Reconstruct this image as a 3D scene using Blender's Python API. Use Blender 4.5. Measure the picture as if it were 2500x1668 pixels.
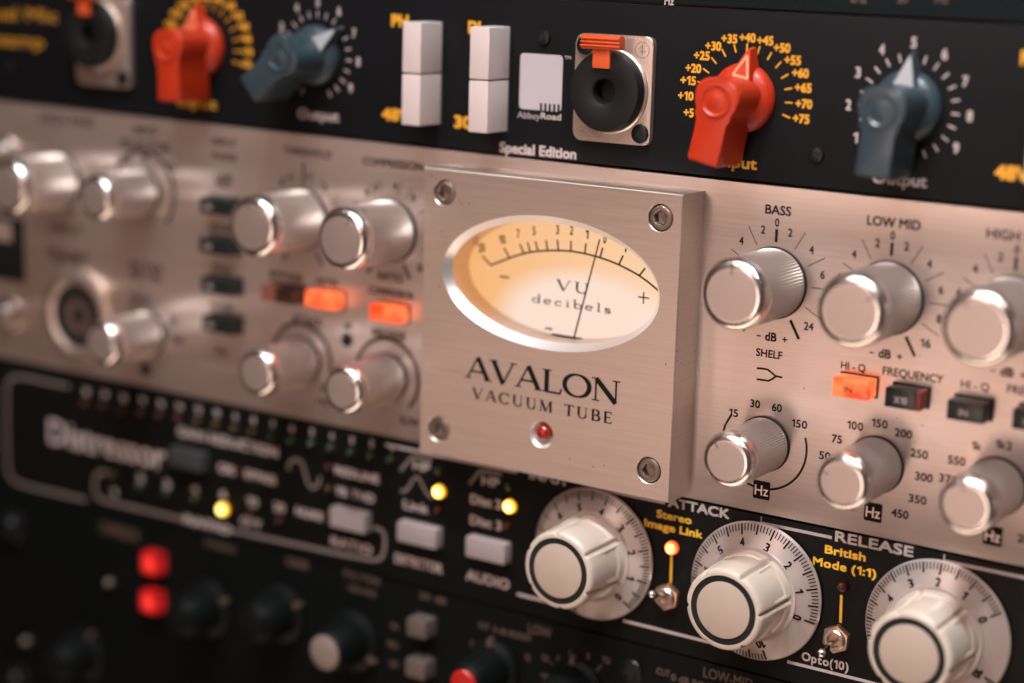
import bpy, bmesh, math, random
from mathutils import Vector, Matrix

random.seed(7)
for o in list(bpy.data.objects): bpy.data.objects.remove(o)
SC = bpy.context.scene
COL = SC.collection
MM = 0.001
PI = math.pi

# ------------------------------------------------------------------ camera
F_PX, CAM_X, CAM_Y, CAM_Z = 4545.742, 264.466, -433.582, 144.424     # focal length in photo pixels, position in mm
W_PX, H_PX = 2500.0, 1668.0
def rodrigues(w):
    v = Vector(w); th = v.length
    return Matrix.Rotation(th, 3, v.normalized())
RC = rodrigues((0.19303332, 0.57802251, 0.08813836)) @ Matrix(((1, 0, 0), (0, 0, -1), (0, 1, 0)))   # world -> (right, down, forward)
cam = bpy.data.cameras.new('camera')
cam_o = bpy.data.objects.new('camera', cam); COL.objects.link(cam_o)
mw = Matrix((RC[0], -RC[1], -RC[2])).transposed().to_4x4()
mw.translation = Vector((CAM_X, CAM_Y, CAM_Z)) * MM
cam_o.matrix_world = mw
cam.sensor_width = 36.0
cam.lens = F_PX / W_PX * 36.0
cam.clip_start = 0.01; cam.clip_end = 50
cam.dof.use_dof = True
cam.dof.focus_distance = 0.489
cam.dof.aperture_fstop = 4.1
SC.camera = cam_o

# ------------------------------------------------------------------ world, ceiling lamps and added fill lights
world = bpy.data.worlds.new("World"); SC.world = world; world.use_nodes = True
wn = world.node_tree.nodes['Background']
wn.inputs[0].default_value = (0.62, 0.36, 0.27, 1); wn.inputs[1].default_value = 0.085
CEN = Vector((0.03, 0, 0.04))
def area(name, loc, size, power, color, size_y=None, target=CEN, shape='DISK', spread=180):
    l = bpy.data.lights.new(name, 'AREA'); l.shape = shape; l.size = size
    if size_y: l.shape = 'RECTANGLE'; l.size_y = size_y
    l.energy = power; l.color = color; l.spread = math.radians(spread)
    o = bpy.data.objects.new(name, l); COL.objects.link(o); o.location = loc
    o.rotation_euler = (target - Vector(loc)).to_track_quat('-Z', 'Y').to_euler()
    return o
def towards(d, dist):
    return CEN + Vector(d).normalized() * dist
AIM = Vector((0.085, 0, 0.06))
def spot(d, dist, size, power, color, spread=34):
    return area('ceiling_spot', AIM + Vector(d).normalized() * dist, size, power, color, target=AIM, spread=spread)
spot((-6.4, -11.9, 13.5), 1.2, 0.035, .17, (1.0, 0.74, 0.64))
spot((-1.5, -12.0, 9.4), 1.2, 0.035, .10, (1.0, 0.86, 0.80))
spot((3.2, -9.5, 13.0), 1.2, 0.045, .08, (0.95, 0.93, 0.98))
spot((8.5, -9.5, 12.0), 1.3, 0.05, .06, (1.0, 0.72, 0.62))
for lx_, lp in ((-0.24, 1.6), (0.10, 11.0), (0.42, 7.5)):
    area('ceiling_downlight', (lx_, -0.50, 1.12), 0.075, lp, (0.90, 0.95, 1.0), target=Vector((lx_ * .3, 0, 0)))
area('added_front_fill', (-0.14, -1.00, 0.28), 0.15, 1.05, (1.0, 0.71, 0.61))  # added fill lights in front, unseen, set to brighten the silver panel
area('added_front_fill', (-0.03, -1.08, -0.24), 0.16, 1.5, (1.0, 0.72, 0.62), size_y=0.5)
area('added_front_fill', (-0.40, -1.0, -0.20), 0.22, 0.22, (1.0, 0.66, 0.53))
area('added_under_fill', (0.12, -0.30, -0.80), 1.2, 4.0, (1.0, 0.72, 0.56), size_y=0.5, target=Vector((0.12, -0.22, 0)))  # added unseen area light from below, for the warm crescents on knob rims
SC.view_settings.view_transform = 'Standard'; SC.view_settings.look = 'None'
SC.view_settings.gamma = 1; SC.view_settings.exposure = 0

# ------------------------------------------------------------------ reading the photograph: pixel -> point on the rack plane
def P(px, py, h=0.0):
    """photo pixel -> (x, z) in mm on the plane that lies h mm in front of the panels"""
    d = RC.transposed() @ Vector(((px - W_PX / 2) / F_PX, (py - H_PX / 2) / F_PX, 1.0))
    t = (-h - CAM_Y) / d.y
    return (CAM_X + t * d.x, CAM_Z + t * d.z)
def T(k, x, y, h=0.0):
    return P((k % 3) * 830 + x * .35745, (k // 3) * 554 + y * .35745, h)
ZO = {'a': (0, 260, .20426), 'b': (440, 320, .26383), 'c': (440, 640, .26383), 'd': (80, 900, .37447),
      'e': (880, 1080, .22954), 'f': (1080, 500, .24233), 'g': (1280, 1170, .22965), 'h': (900, 1500, .34043),
      'i': (0, 540, .20426), 'j': (700, 1350, .21277), 'k': (1640, 480, .22979), 'l': (0, 0, .17872)}
def Q(k, x, y, h=0.0):
    if isinstance(k, int): return T(k, x, y, h)
    a, b, s = ZO[k]
    return P(a + x * s, b + y * s, h)

# ------------------------------------------------------------------ materials
def new_mat(name):
    m = bpy.data.materials.new(name); m.use_nodes = True
    return m, m.node_tree.nodes, m.node_tree.links, m.node_tree.nodes['Principled BSDF']
def simple(name, col, rough=.5, metal=0., spec=.5, emit=None, es=0., bump=0., bscale=900, coat=0., var=.0):
    m, n, l, b = new_mat(name)
    b.inputs['Base Color'].default_value = (*col, 1); b.inputs['Roughness'].default_value = rough
    b.inputs['Metallic'].default_value = metal; b.inputs['Specular IOR Level'].default_value = spec
    b.inputs['Coat Weight'].default_value = coat; b.inputs['Coat Roughness'].default_value = .15
    if emit: b.inputs['Emission Color'].default_value = (*emit, 1); b.inputs['Emission Strength'].default_value = es
    tc = n.new('ShaderNodeTexCoord')
    if bump:
        t = n.new('ShaderNodeTexNoise'); t.inputs['Scale'].default_value = bscale; t.inputs['Detail'].default_value = 4
        bp = n.new('ShaderNodeBump'); bp.inputs['Strength'].default_value = bump; bp.inputs['Distance'].default_value = .0002
        l.new(tc.outputs['Object'], t.inputs['Vector']); l.new(t.outputs['Fac'], bp.inputs['Height']); l.new(bp.outputs['Normal'], b.inputs['Normal'])
    if var:
        t2 = n.new('ShaderNodeTexNoise'); t2.inputs['Scale'].default_value = 60; t2.inputs['Detail'].default_value = 6
        mr = n.new('ShaderNodeMapRange'); mr.inputs['From Min'].default_value = .3; mr.inputs['From Max'].default_value = .7
        mr.inputs['To Min'].default_value = max(0, rough - var); mr.inputs['To Max'].default_value = min(1, rough + var)
        l.new(tc.outputs['Object'], t2.inputs['Vector']); l.new(t2.outputs['Fac'], mr.inputs['Value']); l.new(mr.outputs['Result'], b.inputs['Roughness'])
    return m
def brushed(name, col, rough=.4, metal=.6, sx=14, sz=1800, amt=.12, bump=.08, dust=False):
    m, n, l, b = new_mat(name)
    tc = n.new('ShaderNodeTexCoord'); mp = n.new('ShaderNodeMapping'); mp.inputs['Scale'].default_value = (sx, 1, sz)
    t = n.new('ShaderNodeTexNoise'); t.inputs['Scale'].default_value = 3; t.inputs['Detail'].default_value = 5; t.inputs['Roughness'].default_value = .7
    l.new(tc.outputs['Object'], mp.inputs['Vector']); l.new(mp.outputs['Vector'], t.inputs['Vector'])
    mx = n.new('ShaderNodeMix'); mx.data_type = 'RGBA'
    mx.inputs[6].default_value = (*[c * (1 - amt) for c in col], 1); mx.inputs[7].default_value = (*[min(1, c * (1 + amt)) for c in col], 1)
    l.new(t.outputs['Fac'], mx.inputs[0])
    v = n.new('ShaderNodeTexVoronoi'); v.inputs['Scale'].default_value = 330; v.inputs['Randomness'].default_value = 1
    l.new(tc.outputs['Object'], v.inputs['Vector'])
    lt = n.new('ShaderNodeMath'); lt.operation = 'LESS_THAN'; lt.inputs[1].default_value = .075; l.new(v.outputs['Distance'], lt.inputs[0])
    wn_ = n.new('ShaderNodeTexNoise'); wn_.inputs['Scale'].default_value = 45; l.new(tc.outputs['Object'], wn_.inputs['Vector'])
    gt = n.new('ShaderNodeMath'); gt.operation = 'GREATER_THAN'; gt.inputs[1].default_value = .60; l.new(wn_.outputs['Fac'], gt.inputs[0])
    mu = n.new('ShaderNodeMath'); mu.operation = 'MULTIPLY'; l.new(lt.outputs[0], mu.inputs[0]); l.new(gt.outputs[0], mu.inputs[1])
    d2 = n.new('ShaderNodeMix'); d2.data_type = 'RGBA'; d2.inputs[7].default_value = (.12, .10, .09, 1); l.new(mu.outputs[0], d2.inputs[0]); l.new(mx.outputs[2], d2.inputs[6])
    l.new(d2.outputs[2], b.inputs['Base Color'])
    mr = n.new('ShaderNodeMapRange'); mr.inputs['To Min'].default_value = rough - .1; mr.inputs['To Max'].default_value = rough + .12
    l.new(t.outputs['Fac'], mr.inputs['Value']); l.new(mr.outputs['Result'], b.inputs['Roughness'])
    b.inputs['Metallic'].default_value = metal
    tg = n.new('ShaderNodeCombineXYZ'); tg.inputs[0].default_value = 1; l.new(tg.outputs[0], b.inputs['Tangent']); b.inputs['Anisotropic'].default_value = .8
    bp = n.new('ShaderNodeBump'); bp.inputs['Strength'].default_value = bump; bp.inputs['Distance'].default_value = .00005
    l.new(t.outputs['Fac'], bp.inputs['Height']); l.new(bp.outputs['Normal'], b.inputs['Normal'])
    return m
def dusty_black(name, col, rough=.5):
    m, n, l, b = new_mat(name)
    tc = n.new('ShaderNodeTexCoord')
    v = n.new('ShaderNodeTexVoronoi'); v.inputs['Scale'].default_value = 420
    cr = n.new('ShaderNodeValToRGB'); cr.color_ramp.elements[0].position = .0; cr.color_ramp.elements[0].color = (1, 1, 1, 1)
    cr.color_ramp.elements[1].position = .045; cr.color_ramp.elements[1].color = (0, 0, 0, 1)
    t = n.new('ShaderNodeTexNoise'); t.inputs['Scale'].default_value = 35; t.inputs['Detail'].default_value = 3
    th = n.new('ShaderNodeMath'); th.operation = 'GREATER_THAN'; th.inputs[1].default_value = .56
    mu = n.new('ShaderNodeMath'); mu.operation = 'MULTIPLY'
    mx = n.new('ShaderNodeMix'); mx.data_type = 'RGBA'; mx.inputs[6].default_value = (*col, 1); mx.inputs[7].default_value = (.22, .2, .19, 1)
    l.new(tc.outputs['Object'], v.inputs['Vector']); l.new(tc.outputs['Object'], t.inputs['Vector'])
    l.new(v.outputs['Distance'], cr.inputs['Fac']); l.new(t.outputs['Fac'], th.inputs[0])
    l.new(cr.outputs['Color'], mu.inputs[0]); l.new(th.outputs[0], mu.inputs[1]); l.new(mu.outputs[0], mx.inputs[0])
    l.new(mx.outputs[2], b.inputs['Base Color']); b.inputs['Roughness'].default_value = rough; b.inputs['Specular IOR Level'].default_value = .28
    t2 = n.new('ShaderNodeTexNoise'); t2.inputs['Scale'].default_value = 2500; bp = n.new('ShaderNodeBump')
    bp.inputs['Strength'].default_value = .25; bp.inputs['Distance'].default_value = .0001
    l.new(tc.outputs['Object'], t2.inputs['Vector']); l.new(t2.outputs['Fac'], bp.inputs['Height']); l.new(bp.outputs['Normal'], b.inputs['Normal'])
    return m

M_ALU = brushed('brushed_aluminium', (.76, .63, .565), .35, .90, 9, 430, .20, .3)
M_ALUBOX = brushed('brushed_housing', (.72, .595, .52), .36, .90, 9, 400, .21, .32)
M_KNOB = simple('turned_aluminium', (.62, .56, .53), .30, .85, bump=.05, bscale=3000, var=.05)
M_KNOBFACE = simple('satin_aluminium_face', (.60, .49, .44), .46, .85, var=.05)
M_POLISH = simple('polished_bevel', (.93, .89, .86), .23, 1.0)
M_CHAMFER = simple('cut_aluminium', (.93, .93, .93), .34, .85, bump=.05, bscale=1500)
M_STEEL = simple('steel', (.52, .46, .42), .3, .95, var=.08)
M_STEELD = simple('oiled_steel', (.30, .235, .20), .36, .9, var=.08)
M_NICKEL = simple('nickel_plate', (.62, .50, .43), .40, .85, bump=.35, bscale=2600, var=.08)
M_BRASS = simple('copper_nut', (.66, .40, .26), .32, .9, var=.08)
M_CHROME = simple('chrome', (.8, .8, .82), .08, 1.0)
M_BLACKP = dusty_black('graphite_panel_paint', (.0055, .0058, .007), .45)
M_TEALP = dusty_black('teal_black_paint', (.005, .010, .011), .5)
M_BLACK2 = dusty_black('black_panel_paint', (.0045, .0045, .0042), .45)
for _m, _s in ((M_BLACKP, .14), (M_BLACK2, .12), (M_TEALP, .12)): _m.node_tree.nodes['Principled BSDF'].inputs['Specular IOR Level'].default_value = _s
M_BLACK3 = dusty_black('dark_panel_paint', (.0025, .0034, .0034), .5); M_BLACK3.node_tree.nodes['Principled BSDF'].inputs['Specular IOR Level'].default_value = .1
M_RUBBER = simple('black_plastic', (.005, .005, .005), .55, spec=.3, bump=.05, bscale=1800)
M_BTNBLK = simple('black_button_plastic', (.012, .014, .013), .3)
M_HOLE = simple('hole_black', (.002, .002, .002), .8)
M_ORANGE = simple('orange_knob_plastic', (.42, .026, .005), .42, spec=.4, bump=.03, bscale=600, coat=.15, var=.06)
M_TAB = simple('orange_tab_plastic', (.58, .08, .018), .42)
M_BLUE = simple('slate_blue_knob_plastic', (.027, .044, .055), .36, bump=.03, bscale=600, coat=.15, var=.06)
M_WHITE = simple('white_button_plastic', (.57, .48, .46), .38, bump=.04, bscale=500, var=.05)
M_IVORY = simple('ivory_plastic', (.52, .44, .365), .27, coat=.3, bump=.02, bscale=400)
M_IVORYF = simple('ivory_cap', (.43, .34, .28), .5, bump=.05, bscale=900)
M_SKIRT = simple('pearl_skirt', (.44, .37, .34), .3, .25, coat=.2)
M_GREYBTN = simple('grey_button_plastic', (.30, .25, .25), .35)
M_DKGREYBTN = simple('dark_grey_button_plastic', (.035, .036, .038), .4)
M_RED = simple('red_cap_plastic', (.40, .014, .008), .35, coat=.3)
M_REDLENS = simple('red_led_lens', (.22, .008, .006), .1, emit=(1, .05, .02), es=.05, coat=.6)
M_INK = simple('black_ink', (.006, .005, .005), .6, spec=.15)
M_INKM = simple('meter_ink', (.008, .004, .003), .7, spec=.05)
M_INKB = simple('brown_black_ink', (.03, .018, .013), .6, spec=.15)
M_GOLD = simple('gold_ink', (.72, .33, .02), .5)
M_GOLDD = simple('darker_gold_ink', (.42, .19, .015), .5)  # darker gold for the far-left lettering
M_YEL = simple('yellow_ink', (.85, .48, .03), .5)
M_PWHITE = simple('pale_ink', (.44, .36, .34), .5)
M_LOGO = simple('grey_white_ink', (.42, .375, .40), .5)
M_COPINK = simple('dark_copper_ink', (.09, .054, .038), .5)  # copper ink, much darker than the pale print
M_SCREWB = simple('black_screw', (.012, .012, .012), .35, .5)
def glowing(name, edge, core, e0, e1, depth=.0022, radial=None):
    """lamp lens: the chip behind its tip glows hottest, the rim of the lens is dimmer"""
    m, n, l, b = new_mat(name)
    tc = n.new('ShaderNodeTexCoord'); sp = n.new('ShaderNodeSeparateXYZ'); l.new(tc.outputs['Object'], sp.inputs[0])
    mr = n.new('ShaderNodeMapRange'); mr.inputs['From Min'].default_value = -depth * .3; mr.inputs['From Max'].default_value = -depth * .98
    mr.inputs['To Min'].default_value = 0; mr.inputs['To Max'].default_value = 1; l.new(sp.outputs['Y'], mr.inputs['Value'])
    mx = n.new('ShaderNodeMix'); mx.data_type = 'RGBA'; mx.inputs[6].default_value = (*edge, 1); mx.inputs[7].default_value = (*core, 1); l.new(mr.outputs['Result'], mx.inputs[0])
    ms = n.new('ShaderNodeMapRange'); ms.inputs['To Min'].default_value = e0; ms.inputs['To Max'].default_value = e1; l.new(mr.outputs['Result'], ms.inputs['Value'])
    if radial:
        xx = n.new('ShaderNodeVectorMath'); xx.operation = 'MULTIPLY'; xx.inputs[1].default_value = (1, 0, 1); l.new(tc.outputs['Object'], xx.inputs[0])
        ln = n.new('ShaderNodeVectorMath'); ln.operation = 'LENGTH'; l.new(xx.outputs[0], ln.inputs[0]); l.new(ln.outputs['Value'], mr.inputs['Value'])
        mr.inputs['From Min'].default_value = radial; mr.inputs['From Max'].default_value = radial * .15
    l.new(mx.outputs[2], b.inputs['Emission Color']); l.new(ms.outputs['Result'], b.inputs['Emission Strength'])
    b.inputs['Base Color'].default_value = (*[c * .3 for c in edge], 1); b.inputs['Roughness'].default_value = .2
    return m
M_AMBER = glowing('amber_led_on', (1, .42, .01), (1, .80, .20), 1.3, 5.0)
M_ORLED = glowing('orange_led_on', (1, .10, .02), (1, .38, .12), 1.1, 4.0)
M_REDON = glowing('red_button_on', (.55, .008, .012), (1, .05, .03), .35, 1.25, .005, .0048)
M_LEDRED = simple('red_led_off', (.05, .006, .004), .2)
M_LEDAMB = simple('amber_led_off', (.05, .022, .005), .2)
M_LEDGRN = simple('green_led_off', (.02, .035, .015), .2)
M_CHASSIS = simple('zinc_chassis', (.16, .16, .16), .5, .6)
M_GREYINK = simple('grey_track_ink', (.17, .135, .12), .5)
M_EMBOSS = simple('shadowed_nickel', (.42, .33, .28), .5, .7)

def lit_button(name, c1, c2, strength):
    m, n, l, b = new_mat(name)
    tc = n.new('ShaderNodeTexCoord'); g = n.new('ShaderNodeTexNoise'); g.inputs['Scale'].default_value = 260
    cr = n.new('ShaderNodeValToRGB'); cr.color_ramp.elements[0].color = (*c1, 1); cr.color_ramp.elements[1].color = (*c2, 1)
    cr.color_ramp.elements[0].position = .32; cr.color_ramp.elements[1].position = .64
    l.new(tc.outputs['Object'], g.inputs['Vector']); l.new(g.outputs['Fac'], cr.inputs['Fac'])
    l.new(cr.outputs['Color'], b.inputs['Emission Color']); b.inputs['Emission Strength'].default_value = strength
    b.inputs['Base Color'].default_value = (.5, .08, .03, 1); b.inputs['Roughness'].default_value = .25
    return m
M_LIT = lit_button('orange_button_lit', (.75, .045, .01), (1, .20, .06), 1.15)
M_DIMRED = simple('dim_red_lens', (.16, .025, .015), .3)

def meter_mat():
    # amber backlit card; the room's reflection on the glass painted in as pale oval
    m, n, l, b = new_mat('meter_card_backlit')
    tc = n.new('ShaderNodeTexCoord'); sp = n.new('ShaderNodeSeparateXYZ'); l.new(tc.outputs['Object'], sp.inputs[0])
    def math_(op, a, b_=None, c=None):
        q = n.new('ShaderNodeMath'); q.operation = op
        for i, v in enumerate((a, b_, c)):
            if v is None: continue
            if isinstance(v, (int, float)): q.inputs[i].default_value = v
            else: l.new(v, q.inputs[i])
        return q.outputs[0]
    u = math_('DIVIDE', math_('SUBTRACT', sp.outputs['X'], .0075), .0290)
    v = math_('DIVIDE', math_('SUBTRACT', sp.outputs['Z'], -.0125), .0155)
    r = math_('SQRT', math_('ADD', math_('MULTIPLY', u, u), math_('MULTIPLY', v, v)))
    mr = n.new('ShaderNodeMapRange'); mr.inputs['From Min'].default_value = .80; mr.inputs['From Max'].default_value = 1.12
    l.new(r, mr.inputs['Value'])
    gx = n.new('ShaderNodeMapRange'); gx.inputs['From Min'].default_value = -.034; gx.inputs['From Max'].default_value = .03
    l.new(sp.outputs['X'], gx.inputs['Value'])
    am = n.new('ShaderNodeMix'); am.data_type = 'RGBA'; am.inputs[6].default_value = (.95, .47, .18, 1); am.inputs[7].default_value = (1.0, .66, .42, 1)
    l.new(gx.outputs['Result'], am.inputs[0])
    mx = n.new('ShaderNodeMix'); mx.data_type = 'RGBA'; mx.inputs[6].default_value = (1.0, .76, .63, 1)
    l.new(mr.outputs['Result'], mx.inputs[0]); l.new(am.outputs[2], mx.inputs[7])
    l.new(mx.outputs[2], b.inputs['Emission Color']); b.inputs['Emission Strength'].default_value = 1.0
    b.inputs['Base Color'].default_value = (.03, .025, .02, 1); b.inputs['Roughness'].default_value = .6; b.inputs['Specular IOR Level'].default_value = .1
    return m
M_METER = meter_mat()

# ------------------------------------------------------------------ mesh building
class Mesh:
    """coordinates in mm: x along the rack, z up, h = height in front of the panel"""
    def __init__(s): s.v = []; s.f = []; s.lift = 0.
    def add(s, vs, fs):
        o = len(s.v); s.v += vs; s.f += [[i + o for i in f] for f in fs]
    def lathe(s, prof, seg=48, x=0, z=0, mod=None, cap=True, sx=1, sz=1):
        vs = []; fs = []
        for i, (r, h) in enumerate(prof):
            for k in range(seg):
                a = 2 * PI * k / seg
                rr = r * (mod(i, k, a) if mod else 1)
                vs.append((x + sx * rr * math.cos(a), h, z + sz * rr * math.sin(a)))
        for i in range(len(prof) - 1):
            for k in range(seg):
                k2 = (k + 1) % seg
                fs.append([i * seg + k, i * seg + k2, (i + 1) * seg + k2, (i + 1) * seg + k])
        if cap and prof[-1][0] > 1e-6:
            c = len(vs); vs.append((x, prof[-1][1], z)); b = (len(prof) - 1) * seg
            for k in range(seg): fs.append([b + k, b + (k + 1) % seg, c])
        s.add(vs, fs); return s
    def box(s, x0, x1, z0, z1, h0, h1, bev=0.):
        return s.prism([(x0, z0), (x1, z0), (x1, z1), (x0, z1)], h0, h1, bev)
    def prism(s, poly, h0, h1, bev=0., seg=2, top_scale=None, centre=(0, 0)):
        bm = bmesh.new()
        a = [bm.verts.new((x, h0, z)) for x, z in poly]
        if top_scale:
            cx, cz = centre
            b = [bm.verts.new((cx + (x - cx) * top_scale, h1, cz + (z - cz) * top_scale)) for x, z in poly]
        else: b = [bm.verts.new((x, h1, z)) for x, z in poly]
        n = len(poly)
        bm.faces.new(b); bm.faces.new(a[::-1])
        side = [bm.faces.new((a[i], a[(i + 1) % n], b[(i + 1) % n], b[i])) for i in range(n)]
        if bev:
            es = [e for e in bm.edges if not (e.verts[0] in a and e.verts[1] in a)]
            if n > 8: es = [e for e in es if e.verts[0] in b and e.verts[1] in b]
            bmesh.ops.bevel(bm, geom=es, offset=bev, segments=seg, affect='EDGES', profile=.6)
        bm.verts.index_update()
        s.add([tuple(v.co) for v in bm.verts], [[v.index for v in f.verts] for f in bm.faces]); bm.free(); return s
    def flat(s, poly, h):
        s.add([(x, h, z) for x, z in poly], [list(range(len(poly)))]); return s
    def stroke(s, pts, w, h, w2=None, closed=False):
        """flat ribbon of width w along pts"""
        n = len(pts); L = []; R = []
        for i, p in enumerate(pts):
            if closed: a, b = pts[(i - 1) % n], pts[(i + 1) % n]
            else: a, b = pts[max(0, i - 1)], pts[min(n - 1, i + 1)]
            d = Vector((b[0] - a[0], b[1] - a[1]))
            if d.length < 1e-9: d = Vector((1, 0))
            d.normalize(); ww = w if w2 is None else w + (w2 - w) * i / (n - 1)
            k = 1.
            if 0 < i < n - 1 or closed:
                d1 = Vector((p[0] - a[0], p[1] - a[1])).normalized(); k = 1 / max(.5, d1.dot(d))
            L.append((p[0] - d.y * ww / 2 * k, h, p[1] + d.x * ww / 2 * k)); R.append((p[0] + d.y * ww / 2 * k, h, p[1] - d.x * ww / 2 * k))
        m = n if closed else n - 1
        s.add(L + R, [[i, n + i, n + (i + 1) % n, (i + 1) % n] for i in range(m)]); return s
    def tube(s, path, rad, seg=12):
        """round bar along 3-D path of (x, z, h); rad may be a list"""
        pts = [Vector((p[0], -p[2], p[1])) for p in path]; n = len(pts)
        vs = []; fs = []
        ref = Vector((0.3, .1, 1))
        for i, p in enumerate(pts):
            d = (pts[min(n - 1, i + 1)] - pts[max(0, i - 1)]).normalized()
            u = d.cross(ref).normalized(); w = d.cross(u)
            r = rad[i] if isinstance(rad, (list, tuple)) else rad
            for k in range(seg):
                q = p + (u * math.cos(2 * PI * k / seg) + w * math.sin(2 * PI * k / seg)) * r
                vs.append((q.x, -q.y, q.z))
        for i in range(n - 1):
            for k in range(seg):
                k2 = (k + 1) % seg; fs.append([i * seg + k, i * seg + k2, (i + 1) * seg + k2, (i + 1) * seg + k])
        fs.append(list(range(seg))); fs.append([(n - 1) * seg + k for k in range(seg)])
        s.add(vs, fs); return s
    def ball(s, x, z, h, r, seg=16, rows=8):
        prof = [(r * math.sin(PI * i / rows) + 1e-7, h - r * math.cos(PI * i / rows)) for i in range(rows + 1)]
        return s.lathe(prof, seg, x, z, cap=False)
    def build(s, name, mat, parent, at=(0, 0, 0), rot=0., smooth=True, label=None, sharp=32):
        me = bpy.data.meshes.new(name)
        me.from_pydata([(x * MM, -h * MM, z * MM) for x, h, z in s.v], [], s.f)
        bm = bmesh.new(); bm.from_mesh(me); bmesh.ops.remove_doubles(bm, verts=bm.verts, dist=1e-7)
        bmesh.ops.recalc_face_normals(bm, faces=bm.faces); bm.to_mesh(me); bm.free()
        if smooth:
            for p in me.polygons: p.use_smooth = True
            me.set_sharp_from_angle(angle=math.radians(sharp))
        me.materials.append(mat)
        o = bpy.data.objects.new(name, me); COL.objects.link(o)
        place(o, parent, at, rot)
        if label: o['label'] = label
        return o
def place(o, parent, at=(0, 0, 0), rot=0.):
    """at = (x, z, h) in rack millimetres, whatever the parent"""
    o.rotation_euler = (0, -rot, 0)
    w = Vector((at[0], -at[2], at[1])) * MM
    o['_w'] = list(w); o['_r'] = rot
    if parent is not None:
        o.parent = parent
        pw = Vector(parent['_w']); pr = parent['_r']
        o.location = Matrix.Rotation(pr, 3, 'Y') @ (w - pw)
        o.rotation_euler = (0, -(rot - pr), 0)
    else: o.location = w
def clone(src, parent, at, rot=0., label=None):
    """copy a part with its sub-parts (mesh data shared)"""
    c = src.copy(); COL.objects.link(c)
    if 'label' in c.keys(): del c['label']
    place(c, parent, at, rot)
    if label: c['label'] = label
    for ch in [k for k in src.children]:
        d = ch.copy(); COL.objects.link(d); d.parent = c
        if 'label' in d.keys(): del d['label']
    return c
def unit(name, x, z, label, cat, group='rack units stacked in the rack'):
    o = bpy.data.objects.new(name, None); COL.objects.link(o); o.empty_display_size = .01
    place(o, None, (x, z, 0)); o['label'] = label; o['category'] = cat; o['group'] = group
    return o

# ------------------------------------------------------------------ lettering
_tc = {}
def text_mesh(s):
    if s in _tc: return _tc[s]
    if s == '1':                                        # a figure one with a flag
        w, t = _one_h, .095
        _tc[s] = ([(.20, 0), (.20 + t, 0), (.20 + t, w), (.20, w), (.20, w * .97), (.20, w * .80), (.03, w * .70), (.03, w * .80)], [[0, 1, 2, 3], [4, 7, 6, 5]])
        return _tc[s]
    if '1' in s:
        vs, fs, cur = [], [], 0.
        for c in s:
            if c == ' ': cur += .28; continue
            v, f = text_mesh(c); o = len(vs); x0 = min(p[0] for p in v); wd = max(p[0] for p in v) - x0
            vs += [(p[0] - x0 + cur, p[1]) for p in v]; fs += [[i + o for i in g] for g in f]; cur += wd + .125
        _tc[s] = (vs, fs); return _tc[s]
    cu = bpy.data.curves.new('t', 'FONT'); cu.body = s; cu.size = 1; cu.resolution_u = 3
    ob = bpy.data.objects.new('t', cu); COL.objects.link(ob)
    dg = bpy.context.evaluated_depsgraph_get(); dg.update()
    me = bpy.data.meshes.new_from_object(ob.evaluated_get(dg))
    vs = [(v.co.x, v.co.y) for v in me.vertices]; fs = [list(p.vertices) for p in me.polygons]
    bpy.data.objects.remove(ob); bpy.data.curves.remove(cu); bpy.data.meshes.remove(me)
    _tc[s] = (vs, fs); return _tc[s]
_one_h = .67
_cap = max(v[1] for v in text_mesh('H')[0])
_one_h = _cap
def put_text(M, s, x, z, cap, h, width=None, bold=0., ang=0., italic=0.):
    bold *= .55
    vs, fs = text_mesh(s)
    x0 = min(v[0] for v in vs); x1 = max(v[0] for v in vs)
    k = cap / _cap; kx = k if width is None else (width - bold) / (x1 - x0)
    offs = [(0, 0)] if not bold else [(-bold / 2, -bold / 2), (bold / 2, -bold / 2), (-bold / 2, bold / 2), (bold / 2, bold / 2), (0, 0)]
    if bold: kz = (cap - bold) / _cap
    else: kz = k
    ca, sa = math.cos(ang), math.sin(ang)
    for i, (ox, oz) in enumerate(offs):
        q = []
        for vx, vy in vs:
            lx = (vx - (x0 + x1) / 2) * kx + ox + italic * vy * k; lz = (vy - _cap / 2) * kz + oz
            q.append((x + lx * ca - lz * sa, h + .006 * i, z + lx * sa + lz * ca))
        M.add(q, fs)
def word(s, k, xl, yl, xr, yr, cap, mat, parent, bold=0., h=0.03, name='lettering', label=None, on=0.):
    a, b = Q(k, xl, yl, on), Q(k, xr, yr, on)
    M = Mesh(); put_text(M, s, (a[0] + b[0]) / 2, (a[1] + b[1]) / 2, cap, on + h, abs(b[0] - a[0]), bold)
    return M.build(name, mat, parent, at=(0, 0, 0), smooth=False, label=label)

# serif capitals and small letters drawn with pen strokes: cap height 1
TK, TN = .235, .09
def arc(cx, cy, rx, ry, a0, a1, n=20):
    return [(cx + rx * math.cos(math.radians(a0 + (a1 - a0) * i / n)), cy + ry * math.sin(math.radians(a0 + (a1 - a0) * i / n))) for i in range(n + 1)]
def ring(cx, cy, rx, ry, a0, a1, tk, tn, n=28):
    """curved stroke, thick at the sides and thin at top and bottom"""
    pts = arc(cx, cy, rx, ry, a0, a1, n); ws = []
    for i in range(n + 1):
        a = math.radians(a0 + (a1 - a0) * i / n); ws.append(tn + (tk - tn) * abs(math.cos(a)) ** 1.5)
    return ('v', pts, ws)
def S(x0, y0, x1, y1, w): return ('s', [(x0, y0), (x1, y1)], w)
def sf(x, y, l=.24, w=.055): return ('s', [(x - l / 2, y + (w / 2 if y < .5 else -w / 2)), (x + l / 2, y + (w / 2 if y < .5 else -w / 2))], w)
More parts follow.
